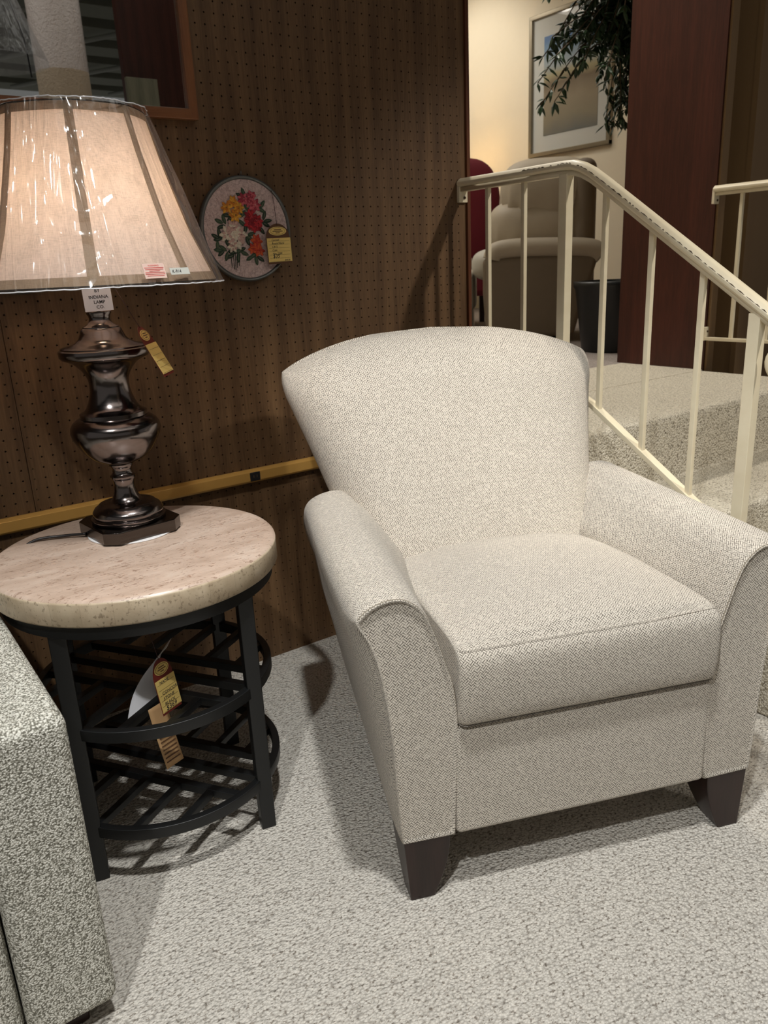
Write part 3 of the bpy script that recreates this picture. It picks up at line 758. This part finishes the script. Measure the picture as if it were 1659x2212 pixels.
orient(tt, RH*.45-ZV*.9, FH*.98+RH*.10)
cordo = obj('power_cord', tube(cat_rom([(-.085, .03, .008), (-.12, .06, .006), (-.17, .085, .004), (-.21, .10, -.02), (-.23, .16, -.06)], 6), .003, 8), M['wire'], lp)

# ------------------------------------------------------------------ armchair
CH = empty('armchair', (.157, -1.15, 0), math.radians(-21.255), 'cream basket-weave armchair with flared back and dark tapered legs', 'armchair')
front_o = [(-.258, .127), (-.254, .229), (-.249, .351), (-.256, .43), (-.268, .473), (-.289, .54), (-.306, .577), (-.326, .597), (-.345, .606), (-.370, .606), (-.396, .597), (-.414, .583), (-.4185, .570), (-.399, .531), (-.384, .473), (-.370, .36), (-.363, .2), (-.358, .129)]
body_o = [(-.255, .127), (-.253, .229), (-.246, .351), (-.252, .43), (-.263, .473), (-.284, .54), (-.302, .582), (-.322, .603), (-.345, .612), (-.372, .612), (-.399, .603), (-.417, .588), (-.425, .562), (-.420, .52), (-.404, .44), (-.381, .29), (-.368, .18), (-.362, .127)]
def outline(o, y, s=1, top=0, dx=0, shr=0, dxi=0):
    c = cat_rom(o, 4); out = []
    cx_ = -.33; cz_ = .36
    for x, z in [(p[0], p[1]) for p in c]:
        zz = z+top*max(0, (z-.35)/.26)
        xx = x+dx*max(0, (z-.35)/.26)
        if x > -.31 and .40 < z < .60: xx += dxi*max(0, 1-abs(z-.50)/.10)
        if x < -.34 and z < .60: xx += y*max(0, .060-.11*(z-.13))*min(1, (.60-z)/.14)*min(1, (-.34-x)/.02)
        xx += (cx_-xx)*shr; zz += (cz_-zz)*shr*.3
        out.append((s*xx, y, zz))
    return out
def cr2(o): return [(a, b, 0) for a, b in o]
front_o3, body_o3 = cr2(front_o), cr2(body_o)
for s in (-1, 1):
    sx = 1 if s == -1 else -1
    mx2 = lambda k: [(a[0]*(1-k)+b[0]*k, a[1]*(1-k)+b[1]*k, 0) for a, b in zip(front_o3, body_o3)]
    R = [outline(front_o3, .006, sx, 0, 0, .10), outline(front_o3, .001, sx, 0, 0, .05), outline(front_o3, .0015, sx, 0, 0, .018), outline(front_o3, .006, sx), outline(mx2(.3), .014, sx), outline(mx2(.6), .028, sx), outline(mx2(.85), .05, sx), outline(body_o3, .08, sx)]
    for y in (.14, .22, .32, .42, .52, .60, .66, .70): R.append(outline(body_o3, y, sx, .016*(y/.6)**1.5 if y < .62 else .016-.05*((y-.6)/.1)**2, .022*(y/.6)**2, 0, .052*min(1, y/.45)**1.5))
    g = loft(R, True, True, True)
    am = obj('armrest', g, M['weave'], CH, subs=0)
    pth = outline(front_o3, .0035, sx, 0, 0, .012)
    obj('welt', tube(pth[6:46], .0011, 6), plain('welt_cord', s2l(150, 140, 124), .9), am)
# backrest
def wz(z):
    P_ = [(.30, .298), (.48, .305), (.6, .330), (.7, .358), (.8, .389), (.86, .412), (.90, .424), (.98, .436)]
    for i in range(len(P_)-1):
        if z <= P_[i+1][0]:
            u = (z-P_[i][0])/(P_[i+1][0]-P_[i][0]); u = max(0, u); return P_[i][1]*(1-u)+P_[i+1][1]*u
    return P_[-1][1]
def back_rings():
    NB = 96; rings = []
    ts = [0, .12, .24, .36, .48, .58, .68, .76, .83, .88, .92, .95, .972, .988, .997, 1.0]
    for t in ts:
        r = []
        e = max(0, (t-.86)/.14); shr = math.sqrt(max(0, 1-e*e)) if e < 1 else .0
        for i in range(NB):
            a = 2*PI*i/NB
            ca_, sa_ = math.cos(a), math.sin(a)
            ux = math.copysign(abs(ca_)**.36, ca_); uy = math.copysign(abs(sa_)**.62, sa_)
            ztop = .962-.078*abs(ux)**2.4
            z = .34+t*(ztop-.34)
            w_ = wz(z)*(1-.045*e*e)
            th = .155*(.12+.88*shr)
            x = w_*ux-(.007*max(0, min(1, (z-.6)/.2)))
            y = .67+.50*(z-.6)-.012*e+th/2*uy
            if uy < 0: y -= .110*(1-abs(ux)**6)*(1-.55*max(0, (z-.5)/.45))*(1-.7*e)
            else: y += .02*(1-abs(ux)**2)
            r.append((x, y, z))
        rings.append(r)
    return rings
obj('backrest', loft(back_rings(), True, True, True), M['weave'], CH)
# cushion
def cushion():
    pf = cat_rom([(.49, .37, 0), (.30, .352, 0), (.02, .352, 0), (.0, .354, 0), (-.012, .362, 0), (-.0175, .385, 0), (-.020, .43, 0), (-.018, .472, 0), (-.008, .492, 0), (.012, .502, 0), (.07, .510, 0), (.16, .514, 0), (.30, .518, 0), (.42, .508, 0), (.50, .49, 0), (.515, .44, 0)], 4, True)
    R = []; xs = [(-.250, .90), (-.2485, .955), (-.244, .985), (-.236, 1), (-.20, 1), (-.12, 1), (0, 1), (.12, 1), (.20, 1), (.241, 1), (.249, .985), (.2535, .955), (.255, .90)]
    for x, s in xs:
        u = x/.255; cz, cy = .44, .25
        R.append([(x, cy+(p[0]-cy)*(1-(1-s)*.42), cz+(p[1]-cz)*s+((.016*(1-u*u)-.022*abs(u)**4*min(1, p[0]/.3)) if p[1] > .495 and p[0] > .01 else 0)) for p in pf])
    return loft(R, True, True, True)
cu = obj('seat_cushion', cushion(), M['weave'], CH)
for zt, yy in ((.4985, -.0065), (.356, -.006)):
    obj('piping', tube([(x, yy+(.006 if abs(x) > .24 else 0), zt) for x in (-.246, -.24, -.12, 0, .12, .244, .25)], .0006, 6), M['weave'], cu)
obj('front_rail', box(0, .03, .237, .512, .062, .222), M['weave'], CH, .010, 3)
obj('seat_deck', box(0, .36, .24, .50, .60, .20), M['weave'], CH, .01)
obj('back_panel', box(0, .70, .30, .58, .09, .345), M['weave'], CH, .02)
def leg(sx, sy, ox, oy):
    R = []
    for t in [i/8 for i in range(9)]:
        z = .131*(1-t); c = t**1.7
        wx = .088-.043*c; wy = .088-.040*c; inn = .009*t
        xa = ox-sx*inn*1.0; xb = ox-sx*(inn+wx); ya = oy; yb = oy+sy*wy
        R.append([(xa, ya, z), (xb, ya, z), (xb, yb, z), (xa, yb, z)])
    g = loft(R); g.sm = [False]*len(g.f); return g
for (sx, sy, ox, oy) in ((-1, 1, -.356, .003), (1, 1, .356, .003), (-1, -1, -.26, .70), (1, -1, .26, .70)):
    obj('leg', leg(sx, sy, ox, oy), M['legwood'], CH, .002, 2)

# ------------------------------------------------------------------ boucle sofa at the lower left
SF = empty('boucle_armchair', (-1.157, -.53, 0), 0, 'speckled grey-white boucle seat, only its near arm in view beside the table', 'armchair')
def rbox(cx, cy, cz, sx, sy, sz): return box(cx, cy, cz, sx, sy, sz)
obj('armrest', rbox(.423, 0, .2965, .13, .80, .512), M['boucle'], SF, .020, 5)
obj('armrest', rbox(-.423, 0, .2965, .13, .80, .512), M['boucle'], SF, .020, 5)
obj('front_rail', rbox(0, -.36, .17, .712, .06, .25), M['boucle'], SF, .025, 5)
obj('seat_cushion', rbox(0, -.09, .375, .708, .66, .16), M['boucle'], SF, .04, 5)
obj('backrest', rbox(0, .33, .50, .80, .18, .80), M['boucle'], SF, .06, 5)
for a in (-.42, .42):
    for b in (-.34, .33): obj('foot', box(a, b, .022, .05, .05, .044), M['legwood'], SF, .003)

# ------------------------------------------------------------------ railings
def railing(x, label, slope):
    r = empty('stair_railing', (x, 0, 0), 0, label, 'railing')
    ZT = 1.362
    sec = [(-.021, -.006), (-.014, -.012), (.014, -.012), (.021, -.006), (.021, .001), (.013, .009), (.006, .0125), (-.006, .0125), (-.013, .009), (-.021, .001)]
    hz = ZT-.0125
    if slope:
        path = [(0, -.004, hz), (0, -.36, hz), (0, -.42, hz), (0, -.455, hz-.002), (0, -.485, hz-.011), (0, -.515, hz-.026), (0, -.56, hz-.055), (0, -.80, hz-.218), (0, -1.12, hz-.435)]
        zs = lambda y: hz-.012 if y > -.45 else hz-.012-.055-(-.56-y)*.678 if y < -.55 else hz-.03
    else:
        path = [(0, -.004, hz), (0, -.40, hz), (0, -.50, hz-.01), (0, -.56, hz-.045), (0, -1.12, hz-.425)]
    hr = obj('handrail', tube(path, 0, sect=sec, up=(0, 0, 1)), M['rail'], r, .0008, 1)
    und = obj('under_bar', tube([(p[0], p[1]-.002, p[2]-.019) for p in path], 0, sect=rect(.026, .013)), M['rail'], r)
    if slope:
        random.seed(5); cg = G()
        y = -.28
        while y < 0 and y > -1.05:
            ln = random.uniform(.004, .022)
            def zat(yy):
                for i in range(len(path)-1):
                    if path[i+1][1] <= yy <= path[i][1]:
                        u = (yy-path[i][1])/(path[i+1][1]-path[i][1]); return path[i][2]*(1-u)+path[i+1][2]*u
                return path[-1][2]
            cg = merge(cg, tube([(-.0195, y, zat(y)+.0030), (-.0195, y-ln/2, zat(y-ln/2)+.0040+random.uniform(-.001, .001)), (-.0195, y-ln, zat(y-ln)+.0030)], [.0004, random.uniform(.0009, .0016), .0004], 5))
            y -= ln+random.choice((.001, .002, .004, .02 if y > -.5 else .004))
        obj('paint_chips', cg, M['chip'], hr)['kind'] = 'stuff'
    br = obj('wall_bracket', box(0, -.006, ZT-.043, .034, .012, .052), M['rail'], r, .0015)
    obj('screw', lathe([(.0045, 0), (.004, .003), (.001, .004)], 12), M['chip'], br, loc=(.004, -.012, ZT-.056), rot=(PI/2, 0, 0))
    bz = .762
    b2 = obj('wall_bracket', box(0, -.006, bz+.02, .03, .012, .055), M['rail'], r, .0015)
    obj('screw', lathe([(.0045, 0), (.004, .003), (.001, .004)], 12), M['chip'], b2, loc=(.004, -.012, bz+.03), rot=(PI/2, 0, 0))
    lo = [(0, 0, bz), (0, -.46, bz), (0, -.535, .728), (0, -.84, .535), (0, -1.0, .434)] 
    obj('bottom_bar', tube(lo, 0, sect=rect(.026, .013)), M['rail'], r, .0008, 1)
    def zl(y): 
        for i in range(len(lo)-1):
            if lo[i+1][1] <= y <= lo[i][1]:
                u = (y-lo[i][1])/(lo[i+1][1]-lo[i][1]); return lo[i][2]*(1-u)+lo[i+1][2]*u
        return .43
    def zu(y):
        for i in range(len(path)-1):
            if path[i+1][1] <= y <= path[i][1]:
                u = (y-path[i][1])/(path[i+1][1]-path[i][1]); return path[i][2]*(1-u)+path[i+1][2]*u-.02
        return 1.0
    for y in (-.122, -.270, -.560, -.706, -.852):
        obj('baluster', box(0, y, (zl(y)+zu(y))/2, .0135, .0135, zu(y)-zl(y)), M['rail'], r, .001, 1)
    for y, zb in ((-.425, UP-.20), (-.992, .05)):
        obj('post', box(0, y, (zb+zu(y))/2, .028, .028, zu(y)-zb), M['rail'], r, .0015)
    sp = [(0, -1.12, hz-.435), (0, -1.155, hz-.47), (0, -1.16, hz-.51), (0, -1.12, hz-.53), (0, -1.07, hz-.515), (0, -1.04, hz-.48), (0, -1.05, hz-.455), (0, -1.075, hz-.46)]
    obj('scroll_end', tube(cat_rom(sp, 5), 0, sect=[(a*.9, b*.8) for a, b in sec], up=(1, 0, 0)), M['rail'], r)
    return r
railing(.875, 'cream painted metal stair railing with chipped handrail beside the armchair', True)
railing(2.22, 'cream metal stair railing on the far side of the steps', False)

# ------------------------------------------------------------------ upper showroom
# framed picture on the far wall (faces -x)
pc = empty('framed_picture', (5.03, 3.27, 2.03), 0, 'framed seascape print with a wide pale mat behind the hanging foliage', 'picture')
W_, H_ = .90, 1.12
def pbox(y0, y1, z0, z1, x0, x1): return box((x0+x1)/2, (y0+y1)/2, (z0+z1)/2, x1-x0, y1-y0, z1-z0)
obj('mat_board', pbox(-W_/2, W_/2, 0, H_, -.02, -.012), M['mat_'], pc)
pt = NT('seascape_print'); o_ = pt.coord(); sp_ = pt.n('ShaderNodeSeparateXYZ'); pt.lk(o_, sp_.inputs[0])
zz = pt.math('ADD', sp_.outputs[2], pt.math('MULTIPLY', pt.noise(o_, 5, 4), .16))
cr_ = pt.ramp(zz, [(.20, s2l(96, 104, 108)), (.34, s2l(140, 132, 112)), (.52, s2l(150, 138, 116)), (.64, s2l(120, 104, 82)), (.72, s2l(170, 160, 122)), (.80, s2l(160, 172, 176)), (.95, s2l(104, 142, 178)), (1.0, s2l(70, 116, 170))])
pt.bsdf(cr_, .5)
obj('print', pbox(-W_/2+.13, W_/2-.15, .15, H_-.17, -.024, -.018), pt.m, pc)
for b_ in (pbox(-W_/2-.02, W_/2+.02, -.02, .015, -.045, 0), pbox(-W_/2-.02, W_/2+.02, H_-.015, H_+.02, -.045, 0)): obj('frame_rail', b_, M['picframe'], pc, .004)
for b_ in (pbox(-W_/2-.02, -W_/2+.015, -.02, H_+.02, -.0445, 0), pbox(W_/2-.015, W_/2+.02, -.02, H_+.02, -.0445, 0)): obj('frame_stile', b_, M['picframe'], pc, .004)
t_ = NT('picture_glazing'); tr_ = t_.n('ShaderNodeBsdfTransparent'); gl_ = t_.n('ShaderNodeBsdfGlossy'); gl_.inputs['Roughness'].default_value = .02; mx_ = t_.n('ShaderNodeMixShader'); mx_.inputs[0].default_value = .07
t_.lk(tr_.outputs[0], mx_.inputs[1]); t_.lk(gl_.outputs[0], mx_.inputs[2]); t_.lk(mx_.outputs[0], t_.out.inputs[0])
obj('glazing', pbox(-W_/2, W_/2, 0, H_, -.032, -.030), t_.m, pc)

def pillow(sx, sy, sz, nx=26, ny=20, puff=.5, wr=.0, seed=1):
    random.seed(seed); v = []; n1, n2 = 40, 20; rings = []
    for j in range(n2+1):
        ph = -PI/2+PI*j/n2; r = []
        for i in range(n1):
            th = 2*PI*i/n1
            cz = math.copysign(abs(math.sin(ph))**.7, math.sin(ph)); cc = abs(math.cos(ph))**.6
            x = math.copysign(abs(math.cos(th))**.55, math.cos(th))*cc; y = math.copysign(abs(math.sin(th))**.55, math.sin(th))*cc
            k = 1+wr*math.sin(i*2.3+1.5*math.sin(j*.4))*max(0, -cz+.3)
            r.append((sx/2*x*k, sy/2*y*k, sz/2*cz))
        rings.append(r)
    return loft(rings, True, True, True)
QA = -PI/4
RC = empty('recliner', (2.98, 1.70, UP), QA, 'taupe leather recliner with two stacked pillow backs seen past the railing', 'recliner')
sideR = []
for (z, xa, xb) in ((.03, -.30, .22), (.15, -.31, .25), (.3, -.32, .30), (.46, -.32, .345), (.50, -.32, .355)):
    sideR.append([(xa, -.36, z), (xb, -.36, z), (xb, .36, z), (xa, .36, z)])
bs = loft(sideR); bs.sm = [False]*len(bs.f)
obj('base_frame', bs, M['recl_shaded'], RC, .03, 4)
for y in (-.33, .33):
    obj('armrest', tube(cat_rom([(-.265, y, .49), (-.24, y, .535), (-.12, y, .55), (.1, y, .545), (.30, y, .53), (.375, y, .49)], 4), .055, 14), M['recl'], RC)
obj('lumbar_pillow', pillow(.60, .54, .36, wr=.06, seed=2), M['recl'], RC, loc=(.0, 0, .66))
obj('head_pillow', pillow(.56, .54, .38, wr=.07, seed=4), M['recl'], RC, loc=(.06, 0, .87))
obj('back_shell', box(.27, 0, .60, .14, .54, .86), M['recl_shaded'], RC, .06, 4)
obj('seat_cushion', pillow(.40, .52, .20, seed=6), M['creamsofa'], RC, loc=(-.20, 0, .46))
MC = empty('wing_chair', (3.27, 2.80, UP), QA+.2, 'maroon velvet wing chair half hidden behind the pegboard wall', 'chair')
obj('backrest', pillow(.66, .26, .82, seed=3), M['maroon'], MC, loc=(0, 0, .80))
obj('seat', box(0, .2, .34, .62, .6, .22), M['maroon'], MC, .05, 4)
for x in (-.28, .28): obj('armrest', box(x, .2, .45, .1, .6, .3), M['maroon'], MC, .04, 4)
for x in (-.26, .26):
    for y in (.45, -.02): obj('leg', box(x, y, .115, .04, .04, .23), M['legwood'], MC)
OT = empty('cream_loveseat', (2.58, 2.29, UP), QA, 'cream leather loveseat end glimpsed between the wall and recliner', 'loveseat')
obj('seat', box(0, -.02, .30, .62, .56, .28), M['creamsofa'], OT, .06, 4)
obj('armrest', box(-.02, .24, .42, .60, .16, .24), M['creamsofa'], OT, .06, 4)
obj('base', box(0, 0, .09, .58, .5, .18), M['creamsofa'], OT, .02)
# table lamp glowing by the far wall
gl = empty('showroom_lamp', (4.60, 4.36, UP), 0, 'small glowing table lamp by the far cream wall', 'lamp')
obj('shade', lathe([(.17, 1.30), (.09, 1.53)], 32, cap=False), M['lampglow'], gl)
obj('base', lathe([(.07, .62), (.07, .64), (.02, .66), (.06, .78), (.07, .9), (.02, 1.05), (.012, 1.35)], 24), M['white'], gl)
et = empty('end_table', (4.60, 4.36, UP), 0, 'dark end table under the small glowing lamp', 'table')
obj('tabletop', box(0, 0, .605, .5, .5, .03), M['legwood'], et)
for a in (-.22, .22):
    for b in (-.22, .22): obj('leg', box(a, b, .295, .04, .04, .59), M['legwood'], et)

# ficus tree in a black pot
FT = empty('ficus_tree', (2.62, .80, UP), 0, 'leafy dark green ficus tree in a black pot beside the dark panel', 'potted tree')
obj('pot', lathe([(.15, 0), (.155, .01), (.195, .32), (.205, .335), (.205, .36), (.19, .36), (.185, .33)], 40), M['pot'], FT)
obj('soil', lathe([(.001, .325), (.185, .325)], 32, cap=False), M['soil'], FT)
obj('trunk', tube(cat_rom([(.11, .0, .3), (.13, .02, .7), (.12, 0, 1.1), (.10, -.02, 1.5), (.06, 0, 1.9)], 4), [.022, .021, .021, .02, .02, .02, .019, .018, .018, .017, .016, .016, .015, .014, .013, .012, .01][:17], 10), M['bark'], FT)
random.seed(21)
lfv = G(); twig = G(); V_ = []; F_ = []
def leafq(p, d, up, L_, W_2):
    s = d.cross(up).normalized(); n = s.cross(d).normalized(); b = len(V_)
    pts = [p, p+d*L_*.35+s*W_2*.5-n*.002, p+d*L_*.35-s*W_2*.5-n*.002, p+d*L_*.35+n*.003, p+d*L_*.7+s*W_2*.33-n*.004, p+d*L_*.7-s*W_2*.33-n*.004, p+d*L_*.7+n*.001, p+d*L_-n*.008]
    V_.extend([tuple(q) for q in pts])
    F_.extend([(b, b+1, b+3), (b, b+3, b+2), (b+1, b+4, b+6, b+3), (b+3, b+6, b+5, b+2), (b+4, b+7, b+6), (b+6, b+7, b+5)])
for k in range(260):
    # each branch arches out of the crown and droops
    a = random.uniform(0, 2*PI); rr = random.uniform(.08, .60)
    z0_ = random.uniform(1.38, 2.1)
    start = Vector((.08, 0, z0_)); drop = random.uniform(.03, .36)*(.6+rr)
    end = Vector((.08+rr*math.cos(a), .45*rr*math.sin(a), z0_+.12-drop))
    if end.x > .2 and end.z < 1.3: end.x = .2
    mid = (start+end)/2+Vector((0, 0, .14))
    pts = cat_rom([tuple(start), tuple(mid), tuple(end)], 7)
    twig = merge(twig, tube(pts, .0025, 4))
    for i in range(3, len(pts)):
        p = Vector(pts[i])
        for q in range(3):
            d = Vector((random.uniform(-1, 1), random.uniform(-1, 1), random.uniform(-1.5, .1))).normalized()
            leafq(p, d, Vector((random.uniform(-.3, .3), random.uniform(-.3, .3), 1)), random.uniform(.045, .070), random.uniform(.019, .027))
for k in range(12):  # a long hanging spray close to the dark panel
    x = .0+random.uniform(-.03, .10); pts = cat_rom([(x, 0, 1.5), (x+random.uniform(-.05, .03), random.uniform(-.1, .1), 1.30), (x+random.uniform(-.04, .05), random.uniform(-.1, .1), 1.12-.03*random.random())], 7)
    twig = merge(twig, tube(pts, .002, 4))
    for p in pts[2:]:
        for q in range(2):
            d = Vector((random.uniform(-.8, .8), random.uniform(-.8, .8), random.uniform(-1.6, -.2))).normalized()
            leafq(Vector(p), d, Vector((random.uniform(-.3, .3), .2, 1)), random.uniform(.04, .06), .019)
lf = obj('foliage', G().add(V_, F_, None, 0, False), M['leaf'], FT); lf['kind'] = 'stuff'
obj('twigs', twig, M['bark'], FT)['kind'] = 'stuff'

# ------------------------------------------------------------------ lights
def spot(name, loc, tgt, power, color, angle=60, blend=.5, r=.06):
    l = bpy.data.lights.new(name, 'SPOT'); l.energy = power; l.color = color; l.spot_size = math.radians(angle); l.spot_blend = blend; l.shadow_soft_size = r
    o = bpy.data.objects.new(name, l); col.objects.link(o); o.location = loc
    o.rotation_euler = (Vector(tgt)-Vector(loc)).to_track_quat('-Z', 'Y').to_euler(); return o
def area(name, loc, tgt, power, color, sx, sy):
    l = bpy.data.lights.new(name, 'AREA'); l.energy = power; l.color = color; l.shape = 'RECTANGLE'; l.size = sx; l.size_y = sy
    o = bpy.data.objects.new(name, l); col.objects.link(o); o.location = loc
    o.rotation_euler = (Vector(tgt)-Vector(loc)).to_track_quat('-Z', 'Y').to_euler(); return o
def point(name, loc, power, color, r=.03):
    l = bpy.data.lights.new(name, 'POINT'); l.energy = power; l.color = color; l.shadow_soft_size = r
    o = bpy.data.objects.new(name, l); col.objects.link(o); o.location = loc; return o
COOL = (.98, .99, .97); WARM = (1, .80, .58); NEU = (1, .93, .82)
spot('ceiling_spot', (-1.56, -2.2, 3.0), (-.02, -.98, 0), 185, COOL, 49, .5, .04)
spot('ceiling_spot', (-.35, -1.5, 3.1), (.1, -1.05, 0), 215, COOL, 56, .8, .07)
spot('ceiling_spot', (1.9, -2.9, 3.1), (1.3, -.4, .6), 210, NEU, 42, .6, .06)
area('ceiling_panel', (.2, -2.6, 3.3), (.2, -2.4, 0), 24, (1, .93, .84), 3.2, 2.4)
point('lamp_light', (LX, LY, LZ+.632), 11.5, (1, .86, .76), .03)
area('showroom_panel', (2.6, 3.2, 3.7), (2.6, 3.2, 0), 40, (1, .94, .84), 2.5, 3.5)
spot('showroom_spot', (1.7, .9, 3.5), (1.6, -.15, .6), 170, NEU, 60, .7, .08)
point('showroom_lamp_light', (4.60, 4.36, UP+1.42), 8, (1, .68, .34), .04)
spot('showroom_spot', (3.6, 4.6, 3.7), (5.0, 4.4, 2.6), 85, (1, .93, .82), 80, .8, .1)
spot('showroom_spot', (1.5, 2.6, 3.6), (2.9, 1.7, 1.2), 45, (1, .96, .9), 50, .6, .08)
wd = bpy.data.worlds.new('w'); sc.world = wd; wd.use_nodes = True
bg = wd.node_tree.nodes['Background']; bg.inputs[0].default_value = (1, .96, .9, 1); bg.inputs[1].default_value = .16

# ------------------------------------------------------------------ camera
cam = bpy.data.cameras.new('camera'); co = bpy.data.objects.new('camera', cam); col.objects.link(co)
Rb = [[0.8106032417554396, 0.21118669945221724, -0.5461891269789715], [-0.5837995140264702, 0.2184379262888708, -0.7819609963297882], [-0.045831341656440074, 0.9527250654481054, 0.3003571836811531]]
mw = Matrix([[Rb[0][0], Rb[0][1], Rb[0][2], -.8457147], [Rb[1][0], Rb[1][1], Rb[1][2], -1.9677193], [Rb[2][0], Rb[2][1], Rb[2][2], 1.1217244], [0, 0, 0, 1]])
co.matrix_world = mw
cam.sensor_fit = 'VERTICAL'; cam.sensor_height = 36; cam.lens = 1695.04/2212*36
cam.clip_start = .05; cam.clip_end = 60
cam.dof.use_dof = True; cam.dof.focus_distance = 1.5; cam.dof.aperture_fstop = 8.5
sc.camera = co
sc.view_settings.view_transform = 'Standard'; sc.view_settings.look = 'None'; sc.view_settings.gamma = 1; sc.view_settings.use_curve_mapping = False
sc.view_settings.exposure = 0
